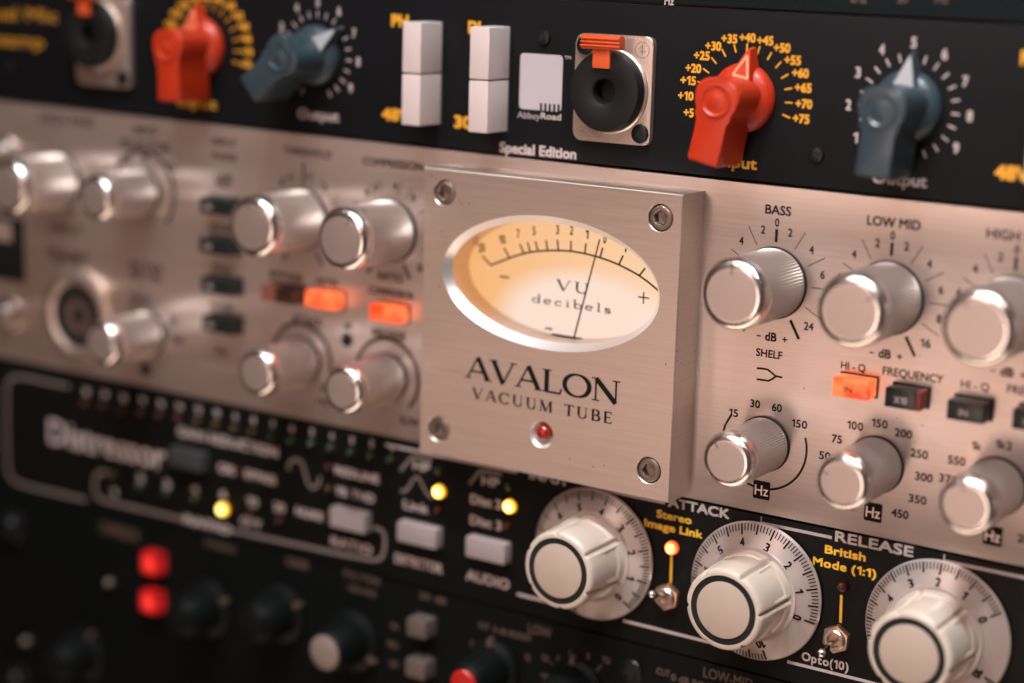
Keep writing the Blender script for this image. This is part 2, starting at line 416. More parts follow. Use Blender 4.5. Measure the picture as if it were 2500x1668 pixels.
GL = {
 'A': (.92, [S(.10, .02, .44, .99, TN), S(.44, 1, .80, .02, TK), S(.22, .34, .66, .34, TN), sf(.11, 0, .22), sf(.80, 0, .28)]),
 'V': (.92, [S(.12, .98, .46, .0, TK), S(.46, .0, .79, .98, TN), sf(.12, 1, .28), sf(.80, 1, .22)]),
 'L': (.74, [S(.20, .01, .20, .99, TK), S(.14, .025, .64, .025, TN), S(.65, .0, .69, .24, TN), sf(.20, 1, .30), sf(.2, 0, .28)]),
 'O': (1.02, [ring(.51, .5, .40, .475, 0, 360, TK, TN, 40)]),
 'N': (.98, [S(.16, .01, .16, .98, TN), S(.16, .97, .80, .02, TK), S(.80, .01, .80, .98, TN), sf(.12, 1, .20), sf(.80, 1, .24), sf(.16, 0, .24)]),
 'C': (.90, [ring(.50, .5, .40, .475, 42, 318, TK, TN), S(.81, .66, .81, .98, TN)]),
 'U': (.92, [S(.20, .33, .20, .98, TK), ring(.47, .33, .27, .32, 180, 360, TK * .8, TN), S(.74, .33, .74, .98, TN), sf(.20, 1, .30), sf(.74, 1, .22)]),
 'M': (1.12, [S(.16, .01, .18, .98, TN), S(.18, .98, .54, .04, TK), S(.54, .04, .88, .98, TN), S(.90, .01, .90, .98, TK), sf(.14, 1, .22), sf(.93, 1, .22), sf(.16, 0, .24), sf(.90, 0, .30)]),
 'T': (.78, [S(.39, .01, .39, .97, TK), S(.04, .96, .74, .96, TN), S(.05, .78, .05, .98, TN * .8), S(.73, .78, .73, .98, TN * .8), sf(.39, 0, .30)]),
 'B': (.78, [S(.20, .01, .20, .99, TK), ring(.38, .745, .25, .235, -90, 90, TK, TN, 16), ring(.38, .265, .31, .245, -90, 90, TK, TN, 16), S(.10, .975, .40, .975, TN), S(.10, .025, .40, .025, TN), S(.2, .51, .40, .51, TN)]),
 'E': (.74, [S(.20, .01, .20, .99, TK), S(.10, .975, .62, .975, TN), S(.10, .025, .64, .025, TN), S(.20, .51, .52, .51, TN), S(.62, .80, .62, .98, TN), S(.65, .02, .65, .22, TN), S(.52, .42, .52, .60, TN * .8)]),
 'd': (.66, [ring(.30, .27, .22, .25, 0, 360, TK * .8, TN), S(.52, .01, .52, .98, TK * .85), sf(.46, 1, .16), sf(.57, 0, .14)]),
 'e': (.60, [ring(.29, .27, .22, .25, 8, 320, TK * .8, TN), S(.10, .30, .50, .30, TN)]),
 'c': (.58, [ring(.30, .27, .22, .25, 45, 320, TK * .8, TN), ('s', arc(.43, .42, .035, .035, 0, 360, 8), .07)]),
 'i': (.36, [S(.18, .01, .18, .52, TK * .85), sf(.12, .52 + .02, .14), sf(.18, 0, .26), ('s', arc(.18, .75, .035, .035, 0, 360, 8), .07)]),
 'b': (.66, [ring(.36, .27, .22, .25, 0, 360, TK * .8, TN), S(.14, .01, .14, .98, TK * .85), sf(.09, 1, .16)]),
 'l': (.36, [S(.18, .01, .18, .98, TK * .85), sf(.13, 1, .16), sf(.18, 0, .28)]),
 's': (.54, [('v', arc(.26, .40, .15, .12, 30, 270, 12) + arc(.26, .13, .17, .125, 80, -150, 12), [TN + .03] * 6 + [TK * .8] * 13 + [TN + .03] * 7), S(.41, .38, .41, .52, TN), S(.09, .02, .09, .17, TN)]),
 ' ': (.5, [])}
def serif(M, s, x, z, cap, h, width=None, track=.0, ang=0.):
    tot = sum(GL[c][0] for c in s) + track * (len(s) - 1)
    kx = cap if width is None else width / (tot - .06)
    cur = 0.; j = 0
    for c in s:
        adv, strokes = GL[c]
        for st in strokes:
            pts = [(x + (cur + p[0] - tot / 2) * kx, z + (p[1] - .5) * cap) for p in st[1]]
            if st[0] == 's': M.stroke(pts, st[2] * cap, h + .004 * j)
            else:
                n = len(pts); L = []; R = []
                for i, p in enumerate(pts):
                    a, b = pts[max(0, i - 1)], pts[min(n - 1, i + 1)]
                    if abs(pts[0][0] - pts[-1][0]) < 1e-6 and abs(pts[0][1] - pts[-1][1]) < 1e-6 and i in (0, n - 1): a, b = pts[-2], pts[1]
                    d = Vector((b[0] - a[0], b[1] - a[1])).normalized(); w = st[2][min(i, len(st[2]) - 1)] * cap
                    L.append((p[0] - d.y * w / 2, h + .004 * j, p[1] + d.x * w / 2)); R.append((p[0] + d.y * w / 2, h + .004 * j, p[1] - d.x * w / 2))
                M.add(L + R, [[i, n + i, n + i + 1, i + 1] for i in range(n - 1)])
            j = (j + 1) % 12
        cur += adv + track

# ------------------------------------------------------------------ small repeated pieces
def rrect(x0, x1, z0, z1, r, n=6):
    p = []
    for cx, cz, a0 in ((x1 - r, z1 - r, 0), (x0 + r, z1 - r, 90), (x0 + r, z0 + r, 180), (x1 - r, z0 + r, 270)):
        p += arc(cx, cz, r, r, a0, a0 + 90, n)
    return p
def regular(n, r, x=0, z=0, a0=0.):
    return [(x + r * math.cos(a0 + 2 * PI * i / n), z + r * math.sin(a0 + 2 * PI * i / n)) for i in range(n)]

def panel(root, poly, mat, name='front_panel', thick=3.0, bev=.25):
    return Mesh().prism(poly, -thick, 0, bev).build(name, mat, root)
def chassis(root, z0, z1):
    return Mesh().box(-218, 218, z0 + 1.2, z1 - 1.2, -140, -3.2, .5).build('chassis', M_CHASSIS, root, smooth=False)
def rack_screw(root, x, z, mat=None):
    s = Mesh().lathe([(6.4, 0), (6.4, 1.0), (6.0, 1.3), (4.2, 1.4), (4.2, 2.6), (3.4, 3.9), (1.9, 4.3), (1.5, 4.3), (1.2, 2.8), (.01, 2.6)], 32).build('rack_screw', mat or M_STEEL, root, at=(x, z, 0))
    return s
def phillips_screw(root, x, z, h, r, mat, ang=.3):
    o = Mesh().lathe([(r, 0), (r, .35), (r * .9, .75), (r * .55, .95), (.01, 1.0)], 28).build('screw', mat, root, at=(x, z, h), rot=ang)
    m = Mesh()
    for a in (0, PI / 2):
        dx, dz = math.cos(a + ang) * r * .55, math.sin(a + ang) * r * .55
        m.stroke([(x - dx, z - dz), (x + dx, z + dz)], r * .22, h + 1.03 + (.01 if a else 0))
    m.build('screw_cross', M_HOLE, o, smooth=False)
    return o

# aluminium knob
M_BPOINT2 = simple('engraved_line', (.05, .035, .03), .5)
def make_alu_knob(root, x, z, h, R, rf, at_ang):
    rb = R
    seg = 136
    def mod(i, k, a): return (1 - .045 * (k % 2)) if 3 <= i <= 4 else 1
    o = Mesh().lathe([(rb, .9), (rb + .05, 1.1), (rb + .05, 1.5), (rb + .05, 1.9), (rb + .05, h - 4.6), (rb - .05, h - 4.4)], seg, mod=mod, cap=False).build('knob', M_KNOB, root, at=(x, z, 0), label=None)
    prof = [(R - .1, h - 4.4), (R + .08, h - 4.1), (R + .08, h - 2.9)]
    for i in range(1, 9):
        a = PI / 2 * i / 8
        prof.append((rf + (R + .08 - rf) * math.cos(a) ** .9, h - 2.9 + 2.75 * math.sin(a) ** .9))
    Mesh().lathe(prof + [(rf - .15, h - .16)], 96, cap=False).build('polished_bevel', M_POLISH, o, at=(x, z, 0), sharp=60)
    Mesh().lathe([(rf, h - .3), (rf - .05, h - .02), (rf * .5, h), (.01, h)], 64).build('knob_face', M_KNOBFACE, o, at=(x, z, 0))
    Mesh().lathe([(rb + .35, 0.02), (rb + .3, .9)], 48).build('gap_shade_ring', M_HOLE, o, at=(x, z, 0))  # black ring put in for the shade of the gap behind the knob
    ca, sa = math.cos(at_ang), math.sin(at_ang)
    m = Mesh(); w = .32
    a0, a1 = rf * .72, R - .1
    m.stroke([(ca * a0, sa * a0), (ca * (rf + .1), sa * (rf + .1))], w * 2, h + .03)
    n = Mesh()
    n.stroke([(ca * (rf * .76), sa * (rf * .76)), (ca * rf, sa * rf)], w, h + .05)
    pts = [(rf + (R + .08 - rf) * math.cos(PI / 2 * i / 6), h - 2.9 + 2.75 * math.sin(PI / 2 * i / 6)) for i in range(7)]
    vs = []
    for r, hh in pts:
        for sgn in (-1, 1): vs.append((ca * (r + .04) - sa * sgn * w * .6, hh + .05, sa * (r + .04) + ca * sgn * w * .6))
    n.add(vs, [[2 * i, 2 * i + 1, 2 * i + 3, 2 * i + 2] for i in range(6)])
    n.build('pointer_line', M_BPOINT2, o, at=(x, z, 0), smooth=False)
    return o

# ================================================================== UNIT A: dark unit at the very top
xl, xr = -241.3, 241.3
def zl(a, b, x): return a[1] + (b[1] - a[1]) * (x - a[0]) / (b[0] - a[0])
nb = (P(830, 332), P(2000, 470))       # bottom edge of the pre-amplifier
nb = ((-160, 89.6), (125.8, 87.6))
nt = ((-160, 132.6), (125.8, 130.8))
zb = lambda x: zl(*nb, x)
zt = lambda x: zl(*nt, x)
UA = unit('equaliser_unit', 0, 133, 'dark teal black unit at the very top edge, of which only the bottom strip shows', 'rack unit')
panel(UA, [(xl, zt(xl) + .6), (xr, zt(xr) + .6), (xr, zt(xr) + 44), (xl, zt(xl) + 44)], M_TEALP)
Mesh().box(-218, 218, 136, 174, -140, -3.2, .5).build('chassis', M_CHASSIS, UA, smooth=False)
word('Hz', 1, 2218, 3, 2282, 8, 2.3, M_PWHITE, UA, .2)
for k, (s, a, b) in enumerate((('kHz', 1170, 1275), ('20', 1485, 1560), ('Hz', 1745, 1835))):
    word(s, 2, a, -12, b, -6, 2.3, M_COPINK, UA, .25)
for x in (-226, 226):
    for dz in (8, 38): rack_screw(UA, x, zt(x) + dz)

# ================================================================== UNIT B: graphite two-channel pre-amplifier
UB = unit('preamplifier_unit', 0, 88, 'graphite black two-channel preamplifier with orange and slate blue knobs and white buttons', 'preamplifier')
panel(UB, [(xl, zb(xl)), (xr, zb(xr)), (xr, zt(xr)), (xl, zt(xl))], M_BLACKP)
Mesh().box(-218, 218, 92, 129, -140, -3.2, .5).build('chassis', M_CHASSIS, UB, smooth=False)
rack_screw(UB, 226, 96); rack_screw(UB, 226, 124)

# combination jack
def make_jack(root, x, z, main=True, off=(0, 0)):
    pl = Mesh(); po = rrect(x - 11.9, x + 11.9, z - 14.3, z + 14.3, 2.4)
    pl.prism(po, 0, 1.7, .35, 3)
    o = pl.build('combo_jack', M_NICKEL, root, label='jack socket with orange release tab' if main else None)
    x += off[0]; z += off[1]
    Mesh().lathe([(11.35, 1.7), (11.35, 2.3), (11.0, 2.6), (10.6, 2.6), (10.5, 2.0)], 64, x - .4, z - .5, cap=False).build('collar', M_NICKEL, o)
    Mesh().lathe([(10.7, 1.5), (10.75, 5.0), (10.4, 5.7), (9.8, 5.9), (4.1, 5.9), (3.45, 5.5), (3.2, 4.6), (3.1, 1.75)], 72, x - .4, z - .5, cap=False).build('socket_ring', M_RUBBER, o)
    Mesh().lathe([(3.15, 1.72), (3.1, 1.8)], 24, x - .4, z - .5).build('socket_hole', M_HOLE, o)
    # release tab: ribbed bar on a stem
    t = Mesh()
    tx = x - .9
    t.box(tx - 2.6, tx + 2.6, z + 5.6, z + 11.3, 5.7, 6.8, .25)
    t.box(tx - 6.0, tx + 6.0, z + 10.6, z + 14.3, 5.0, 7.6, .45)
    for q in (11.5, 12.45, 13.4): t.box(tx - 5.9, tx + 5.9, z + q - .22, z + q + .22, 7.5, 8.0, .15)
    t.build('release_tab', M_TAB, o)
    x -= off[0]; z -= off[1]
    for dx, dz in ((-8.9, 11.2), (9.0, -11.2)):
        s = phillips_screw(o, x + dx, z + dz, 1.7, 2.55, M_SCREWB, .35)
        for ch in list(s.children): bpy.data.objects.remove(ch)
        m = Mesh()
        for a in (.35, .35 + PI / 2):
            m.stroke([(x + dx - math.cos(a) * 1.4, z + dz - math.sin(a) * 1.4), (x + dx + math.cos(a) * 1.4, z + dz + math.sin(a) * 1.4)], .55, 2.74 + (.01 if a > 1 else 0))
        m.build('screw_recess', M_HOLE, o, smooth=False)
    e = Mesh(); e.stroke(rrect(x - 10.6, x - 3.0, z - 13.0, z - 10.7, 1.1), .22, 1.75, closed=True)
    put_text(e, 'NEUTRIK', x - 6.8, z - 11.85, 1.35, 1.74, 6.2, .12)
    e.build('embossed_mark', M_EMBOSS, o, smooth=False); e = Mesh()
    e.stroke(arc(x + 8.6, z + 10.8, 2.1, 2.1, 0, 360, 28), .22, 1.76)
    e.stroke([(x + 8.6, z + 9.4), (x + 8.6, z + 12.2)], .25, 1.77); e.stroke([(x + 8.6, z + 12), (x + 7.6, z + 11)], .22, 1.78); e.stroke([(x + 7.8, z + 10.3), (x + 9.6, z + 10.3)], .22, 1.78)
    e.build('embossed_mark', M_EMBOSS, o, smooth=False)
    return o
make_jack(UB, 12.85, 108.9)
make_jack(UB, -176.6, 112.0, False, (-2.2, 2.6))

# pointer knob: domed disc, arrow, tall grip with a bar
def make_pointer_knob(root, x, z, mat, ang, hf, label, white=None):
    o = Mesh().lathe([(8.9, .5), (8.9, 1.2), (8.5, 2.4), (7.2, 3.6), (5.0, 4.4), (.01, 4.6)], 64).build('pointer_knob', mat, root, at=(x, z, 0), rot=ang, label=label)
    # arrow: wedge that rises towards the grip
    ar = Mesh()
    vs = [(-3.5, .8, 6.2), (3.5, .8, 6.2), (0.5, .8, 13.2), (-.5, .8, 13.2), (-3.0, 5.6, 5.0), (3.0, 5.6, 5.0), (.35, 3.6, 12.7), (-.35, 3.6, 12.7)]
    ar.add(vs, [[0, 1, 2, 3][::-1], [4, 5, 6, 7], [0, 1, 5, 4], [1, 2, 6, 5], [2, 3, 7, 6], [3, 0, 4, 7]])
    a = ar.build('pointer', mat, o, at=(x, z, 0), rot=ang, smooth=False)
    mk = Mesh()
    def on(px_, pz_): return 5.6 - (pz_ - 5.0) / 7.7 * 2.0 + .05
    def quad(p, q, w):
        d = (Vector(q) - Vector(p)).normalized(); nx, nz = -d.y * w / 2, d.x * w / 2
        pts = [(p[0] + nx, p[1] + nz), (q[0] + nx, q[1] + nz), (q[0] - nx, q[1] - nz), (p[0] - nx, p[1] - nz)]
        mk.add([(u, on(u, v), v) for u, v in pts], [[0, 1, 2, 3]])
    if white:
        mk.add([(u, on(u, v) + .01, v) for u, v in ((-2.6, 5.3), (2.6, 5.3), (.3, 12.2), (-.3, 12.2))], [[0, 1, 2, 3]])
        mk.build('pointer_paint', white, o, at=(x, z, 0), rot=ang, smooth=False)
    else:
        quad((-2.1, 5.8), (0, 11.2), .55); quad((2.1, 5.8), (0, 11.2), .55); quad((-2.1, 5.8), (2.1, 5.8), .5)
        mk.build('pointer_paint', M_POINT, o, at=(x, z, 0), rot=ang, smooth=False)
    # grip outline: round head with soft shoulders and a bar that hangs away from the pointer
    head = []
    for i in range(0, 25):
        a_ = math.radians(-42 + 264 * i / 24)
        r = 6.1 + .5 * math.cos(3 * (a_ - PI / 2) + PI)
        head.append((r * math.cos(a_), r * math.sin(a_)))
    out = head + [(-4.2, -5.4), (-4.5, -15.4), (-4.0, -16.3), (4.0, -16.3), (4.5, -15.4), (4.2, -5.4)]
    g = Mesh(); g.prism(out, 2.5, hf, .8, 3)
    g.build('grip', mat, o, at=(x, z, 0), rot=ang, sharp=40)
    # dished centre of the head
    d = Mesh(); d.lathe([(4.3, hf - .1), (4.2, hf + .42), (3.75, hf + .45), (3.3, hf + .10), (2.2, hf + .06), (1.6, hf + .30), (.8, hf + .42), (.01, hf + .45)], 48, cap=False)
    d.build('grip_dish', mat, o, at=(x, z, 0), rot=ang)
    return o
M_POINT = simple('worn_orange_mark', (.86, .30, .16), .45)
M_BPOINT = simple('worn_white_mark', (.30, .30, .31), .5)
make_pointer_knob(UB, 51.0, 109.1, M_ORANGE, math.radians(-11), 16, 'orange pointer knob in the middle of the gold numbers')
make_pointer_knob(UB, 95.2, 109.9, M_BLUE, math.radians(-5), 17, 'slate blue pointer knob with the white arrow straight up', M_BPOINT)
make_pointer_knob(UB, -134.8, 112.6, M_ORANGE, math.radians(1), 16, 'orange pointer knob of the left channel')
make_pointer_knob(UB, -89.7, 112.3, M_BLUE, math.radians(-50), 17, 'slate blue pointer knob turned to the right', M_BPOINT)

# gold gain scale and pale level scale, for both channels
GN = [('+5', 60, 770), ('+10', 40, 655), ('+15', 57, 550), ('+20', 92, 467), ('+25', 150, 380), ('+30', 228, 315), ('+35', 338, 265), ('+40', 462, 258),
      ('+45', 583, 278), ('+50', 697, 328), ('+55', 770, 412), ('+60', 823, 500), ('+65', 842, 600), ('+70', 847, 710), ('+75', 828, 812)]
GT = [(120, 555, 152, 572), (158, 468, 200, 500), (215, 393, 250, 437), (287, 337, 313, 388), (370, 305, 383, 360), (460, 298, 457, 353), (547, 317, 530, 372),
      (627, 358, 598, 408), (692, 422, 652, 465), (742, 507, 692, 535), (767, 603, 715, 612), (770, 704, 718, 700), (752, 806, 700, 782), (118, 660, 150, 664), (135, 752, 175, 742)]
for dx, dz in ((0, 0), (-184.6, 3.1)):
    m = Mesh()
    for s, a, b in GN:
        x, z = T(2, a, b); put_text(m, s, x + dx, z + dz, 2.35, .03, 4.6 if len(s) > 2 else 3.0, .42)
    for a, b, c, d in GT:
        p, q = T(2, a, b), T(2, c, d); m.stroke([(p[0] + dx, p[1] + dz), (q[0] + dx, q[1] + dz)], .42, .03)
    m.build('gain_scale', M_GOLD, UB, smooth=False)
for cx, cz in ((95.2, 109.7), (-89.7, 112.2)):
    m = Mesh()
    for i in range(21):
        a = math.radians(89 + 154.5 - 15.45 * i)
        m.stroke([(cx + 11.0 * math.cos(a), cz + 11.0 * math.sin(a)), (cx + 13.1 * math.cos(a), cz + 13.1 * math.sin(a))], .5, .03)
    for k in range(1, 10):
        a = math.radians(89 + 154.5 - 30.9 * k); put_text(m, str(k), cx + 15.6 * math.cos(a), cz + 15.6 * math.sin(a), 2.7, .03, None if k == 1 else 1.5, .45)
    m.build('level_scale', M_PWHITE, UB, smooth=False)
word('Input', 2, 262, 1104, 528, 1116, 3.0, M_GOLD, UB, .5)
word('Output', 2, 1312, 1216, 1690, 1232, 3.1, M_PWHITE, UB, .5)
word('Input', 0, 1215, 690, 1480, 716, 3.0, M_GOLD, UB, .5)
word('Output', 0, 2035, 772, 2315, 800, 3.1, M_PWHITE, UB, .5)
word('PH', 1, 352, 140, 470, 145, 3.6, M_GOLD, UB, .8)
word('48V', 1, 288, 780, 480, 792, 3.6, M_GOLD, UB, .8)
word('DI', 1, 876, 186, 962, 190, 3.6, M_GOLD, UB, .8)
word('300', 1, 780, 832, 965, 845, 3.6, M_GOLD, UB, .8)
word('48V', 2, 2150, 1178, 2390, 1190, 3.6, M_GOLD, UB, .8)
word('PH', 2, 2328, 395, 2440, 400, 3.6, M_GOLD, UB, .8)
word('Dual Mic', 0, -150, 70, 392, 120, 4.2, M_GOLDD, UB, .45)
word('Preamp', 0, -150, 255, 300, 290, 4.2, M_GOLDD, UB, .45)
word('Special Edition', 1, 1090, 1006, 1615, 1053, 3.0, M_PWHITE, UB, .55)
word('Abbey', 1, 1212, 783, 1368, 795, 1.75, M_PWHITE, UB, .0)
word('Road', 1, 1372, 790, 1511, 803, 1.75, M_PWHITE, UB, .28)
word('TM', 1, 1535, 392, 1578, 396, .9, M_PWHITE, UB, .12)
a, b = T(1, 1222, 745), T(1, 1525, 380)
m = Mesh(); m.flat(rrect(a[0], b[0], a[1] + .1, b[1], 1.2), .03)
lg = m.build('logo_square', M_LOGO, UB, smooth=False)
m = Mesh()
for i in range(5):
    x = a[0] + 6.9 + i * 1.42; m.flat([(x, a[1] - .1), (x + .72, a[1] - .1), (x + .72, a[1] + 2.1), (x, a[1] + 2.1)], .045)
m.build('logo_stripe', M_BLACKP, lg, smooth=False)
# white push buttons, two to a switch
def button(root, x0, x1, z0, z1, h, mat, bev=.35, name='push_button', label=None):
    return Mesh().box(x0, x1, z0, z1, 0, h, bev).build(name, mat, root, label=label)
for x0, x1, zm, z0, z1 in ((-27.7, -21.3, 109.35, 95.0, 123.7), (-50.6, -44.2, 109.7, 95.3, 124.0)):
    Mesh().box(x0 - .5, x1 + .5, z0 - .5, z1 + .5, 0, .3).build('button_surround', M_HOLE, UB, smooth=False)
    button(UB, x0, x1, zm + .18, z1, 10.3, M_WHITE, .45, 'white_button'); button(UB, x0, x1, z0, zm - .18, 10.3, M_WHITE, .45, 'white_button')
dx = P(2512, 300, 10.3)[0] + 27.7
Mesh().box(-28.2 + dx, -20.8 + dx, 94.5, 124.2, 0, .3).build('button_surround', M_HOLE, UB, smooth=False)
button(UB, -27.7 + dx, -21.3 + dx, 109.5, 123.7, 10.3, M_WHITE, .45, 'white_button'); button(UB, -27.7 + dx, -21.3 + dx, 95, 109.2, 10.3, M_WHITE, .45, 'white_button')
for k, x, y in ((1, 1395, 258), (2, 935, 1058), (0, 75, 460)):
    p = T(k, x, y); phillips_screw(UB, p[0], p[1], 0, 2.1, M_SCREWB, .5)

# ================================================================== UNIT C: silver channel strip with the meter
UC = unit('channel_strip_unit', 0, 0, 'silver brushed aluminium channel strip with a raised lit meter and round silver knobs', 'channel strip')
panel(UC, [(xl, .4), (xr, .4), (xr, zb(xr) - .75), (xl, zb(xl) - .75)], M_ALU)
chassis(UC, 0, 87)
for x in (-226, 226):
    for z in (16, 72): rack_screw(UC, x, z)

# raised meter housing: square block with an oval chamfered window
HB, HH = 41.0, 11.85
EC = (0.75, 56.2)
def housing():
    n = 96
    def ell(rx, rz, h): return [(EC[0] + rx * math.cos(2 * PI * i / n), h, EC[1] + rz * math.sin(2 * PI * i / n)) for i in range(n)]
    m = Mesh()
    z0, z1 = 1.9, 84.2
    # square outline sampled by angle so that it can be joined to the oval
    def sq(h, ins=0.):
        out = []
        for i in range(n):
            a = 2 * PI * i / n; dx, dz = 34.8 * math.cos(a), 18.4 * math.sin(a)
            ts = []
            if dx > 1e-9: ts.append((HB - ins - EC[0]) / dx)
            if dx < -1e-9: ts.append((-HB + ins - EC[0]) / dx)
            if dz > 1e-9: ts.append((z1 - ins - EC[1]) / dz)
            if dz < -1e-9: ts.append((z0 + ins - EC[1]) / dz)
            t = min(ts); out.append([EC[0] + dx * t, h, EC[1] + dz * t])
        for cx, cz in ((HB - ins, z1 - ins), (-HB + ins, z1 - ins), (-HB + ins, z0 + ins), (HB - ins, z0 + ins)):
            k = min(range(n), key=lambda i: (out[i][0] - cx) ** 2 + (out[i][2] - cz) ** 2); out[k] = [cx, h, cz]
        return [tuple(o) for o in out]
    rings = [sq(0), sq(HH - .25), sq(HH, .25), ell(34.8, 18.4, HH)]
    vs = sum(rings, []); fs = []
    for r in range(3):
        for i in range(n):
            j = (i + 1) % n; fs.append([r * n + i, r * n + j, (r + 1) * n + j, (r + 1) * n + i])
    m.add(vs, fs)
    return m, ell, n
hm, ell, nn = housing()
HO = hm.build('meter_housing', M_ALUBOX, UC, sharp=20, label='raised square aluminium block with an oval meter window')
SCREWS = ((-34.0, 77.7), (34.7, 77.6), (-34.2, 9.65), (34.6, 9.75))
LAMP = tuple(a - .4 for a in T(4, 1393, 1400, HH))
def drill(o, prof, x, z):
    """real hole with the given profile, cut with a boolean"""
    me = bpy.data.meshes.new('c'); cm = Mesh(); cm.lathe(prof, 48, x, z); n0 = len(cm.v)
    cm.lathe([(prof[0][0], prof[0][1])], 48, x, z)
    me.from_pydata([(a * MM, -h * MM, b * MM) for a, h, b in cm.v], [], cm.f); bm = bmesh.new(); bm.from_mesh(me)
    bmesh.ops.remove_doubles(bm, verts=bm.verts, dist=1e-7); bmesh.ops.holes_fill(bm, edges=bm.edges); bmesh.ops.recalc_face_normals(bm, faces=bm.faces); bm.to_mesh(me); bm.free()
    c = bpy.data.objects.new('c', me); COL.objects.link(c)
    md = o.modifiers.new('b', 'BOOLEAN'); md.object = c; md.operation = 'DIFFERENCE'; md.solver = 'EXACT'
    dg = bpy.context.evaluated_depsgraph_get(); dg.update()
    nm = bpy.data.meshes.new_from_object(o.evaluated_get(dg)); o.modifiers.clear(); o.data = nm
    bpy.data.objects.remove(c)
def close_back(o):
    bm = bmesh.new(); bm.from_mesh(o.data); bmesh.ops.holes_fill(bm, edges=[e for e in bm.edges if e.is_boundary]); bm.to_mesh(o.data); bm.free()
HDRILL = [(p[0], p[1]) for p in SCREWS]
m = Mesh()
rr = [ell(34.8, 18.4, HH), ell(33.1, 16.35, HH - 2.3)]
m.add(sum(rr, []), [[i, (i + 1) % nn, nn + (i + 1) % nn, nn + i] for i in range(nn)])
m.build('window_chamfer', M_CHAMFER, HO, sharp=60)
m = Mesh()
rr = [ell(33.1, 16.35, HH - 2.3), ell(33.1, 16.35, 1.3)]
m.add(sum(rr, []), [[i, (i + 1) % nn, nn + (i + 1) % nn, nn + i] for i in range(nn)])
m.build('window_wall', M_ALUBOX, HO, sharp=60)
FH = 1.2
for sx_, sz_ in SCREWS: drill(HO, [(3.62, HH - 2.6), (3.62, HH - .15), (3.85, HH + .1), (3.9, HH + 1)], sx_, sz_)
drill(HO, [(2.55, HH - 2.6), (2.6, HH - 1.8), (3.85, HH), (4.5, HH + .9)], LAMP[0] - .35, LAMP[1] - .5)
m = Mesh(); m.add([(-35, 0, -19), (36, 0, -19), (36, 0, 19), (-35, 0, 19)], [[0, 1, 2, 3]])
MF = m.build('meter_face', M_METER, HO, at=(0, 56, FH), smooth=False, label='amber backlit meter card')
m = Mesh()
ap = [(490, 610), (585, 572), (680, 537), (755, 510), (830, 490), (890, 478), (965, 468), (1060, 462), (1115, 461), (1170, 461), (1235, 464), (1300, 469), (1370, 480), (1440, 493), (1515, 512), (1590, 533), (1685, 566), (1780, 605), (1885, 658), (1985, 714), (2070, 775), (2150, 842), (2230, 915)]
m.stroke([Q('f', x, y, FH) for x, y in ap],   .52, FH + .05)
for x0, y0, x1, y1 in ((400, 512, 492, 612), (622, 435, 682, 540), (782, 395, 824, 494), (858, 378, 888, 480), (938, 368, 966, 470), (1045, 358, 1062, 463), (1160, 352, 1170, 462),
                       (1297, 362, 1295, 468), (1448, 388, 1436, 493), (1618, 432, 1590, 533), (1823, 512, 1778, 606), (2045, 638, 1985, 716)):
    m.stroke([Q('f', x0, y0, FH), Q('f', x1, y1, FH)],   .52, FH + .06)
m.stroke([Q('f', 578, 722, FH), Q('f', 672, 735, FH)], .5, FH + .05)
m.stroke([Q('f', 1975, 928, FH), Q('f', 2082, 942, FH)], .4, FH + .05); m.stroke([Q('f', 2030, 880, FH), Q('f', 2026, 998, FH)], .4, FH + .055)
for s, x, y, a, w in (('20', 395, 432, 28, 2.4), ('10', 605, 350, 20, 2.1), ('7', 765, 290, 12, .95), ('5', 925, 262, 8, .95), ('3', 1162, 252, 3, .95), ('2', 1303, 258, -2, 1.05), ('1', 1458, 296, -6, None), ('0', 1640, 345, -14, 1.0), ('1', 1845, 430, -20, None), ('2', 2068, 560, -28, 1.0)):
    p = Q('f', x, y, FH); put_text(m, s, p[0], p[1], 2.5, FH + .05, w, .24, math.radians(a * .6))
m.build('meter_scale', M_INKM, MF, smooth=False)
m = Mesh()
p, q = Q('f', 1150, 810, FH), Q('f', 1478, 842, FH); serif(m, 'VU', (p[0] + q[0]) / 2, (p[1] + q[1]) / 2, 3.0, FH + .05, q[0] - p[0], .12)
p, q = Q('f', 905, 945, FH), Q('f', 1705, 1055, FH); serif(m, 'decibels', (p[0] + q[0]) / 2, (p[1] + q[1]) / 2 + .15, 2.5, FH + .05, q[0] - p[0], .16)
p = Q('f', 1070, 1248, FH); put_text(m, 'AB', p[0], p[1], .7, FH + .05, 2.6, .35)
m.build('meter_lettering', M_INKM, MF, smooth=False)
m = Mesh(); p, q = Q('f', 1325, 1345, 3.0), Q('f', 1585, 350, 3.0)
m.tube([(p[0], p[1], 3.0), (q[0], q[1], 3.0)], [.24, .2], 8); m.build('needle', M_INK, MF)
m = Mesh(); p, q = Q('f', 1095, 1312, 2.2), Q('f', 1400, 1352, 2.2); m.box(p[0], q[0], p[1] - .5, p[1] + .35, 1.4, 2.4, .1)
p2 = Q('f', 1545, 1365, 2.2); m.box(q[0], p2[0], p[1] - .45, p[1] + .05, 1.4, 2.1, .05); m.build('needle_bridge', M_RUBBER, MF)
gm, gn, gl, gb = new_mat('meter_glass'); gn.remove(gb)
tr = gn.new('ShaderNodeBsdfTransparent'); gs = gn.new('ShaderNodeBsdfGlossy'); gs.inputs['Roughness'].default_value = .04
fr_ = gn.new('ShaderNodeFresnel'); fr_.inputs['IOR'].default_value = 1.45; mxs = gn.new('ShaderNodeMixShader')
gl.new(fr_.outputs[0], mxs.inputs[0]); gl.new(tr.outputs[0], mxs.inputs[1]); gl.new(gs.outputs[0], mxs.inputs[2]); gl.new(mxs.outputs[0], gn['Material Output'].inputs['Surface'])
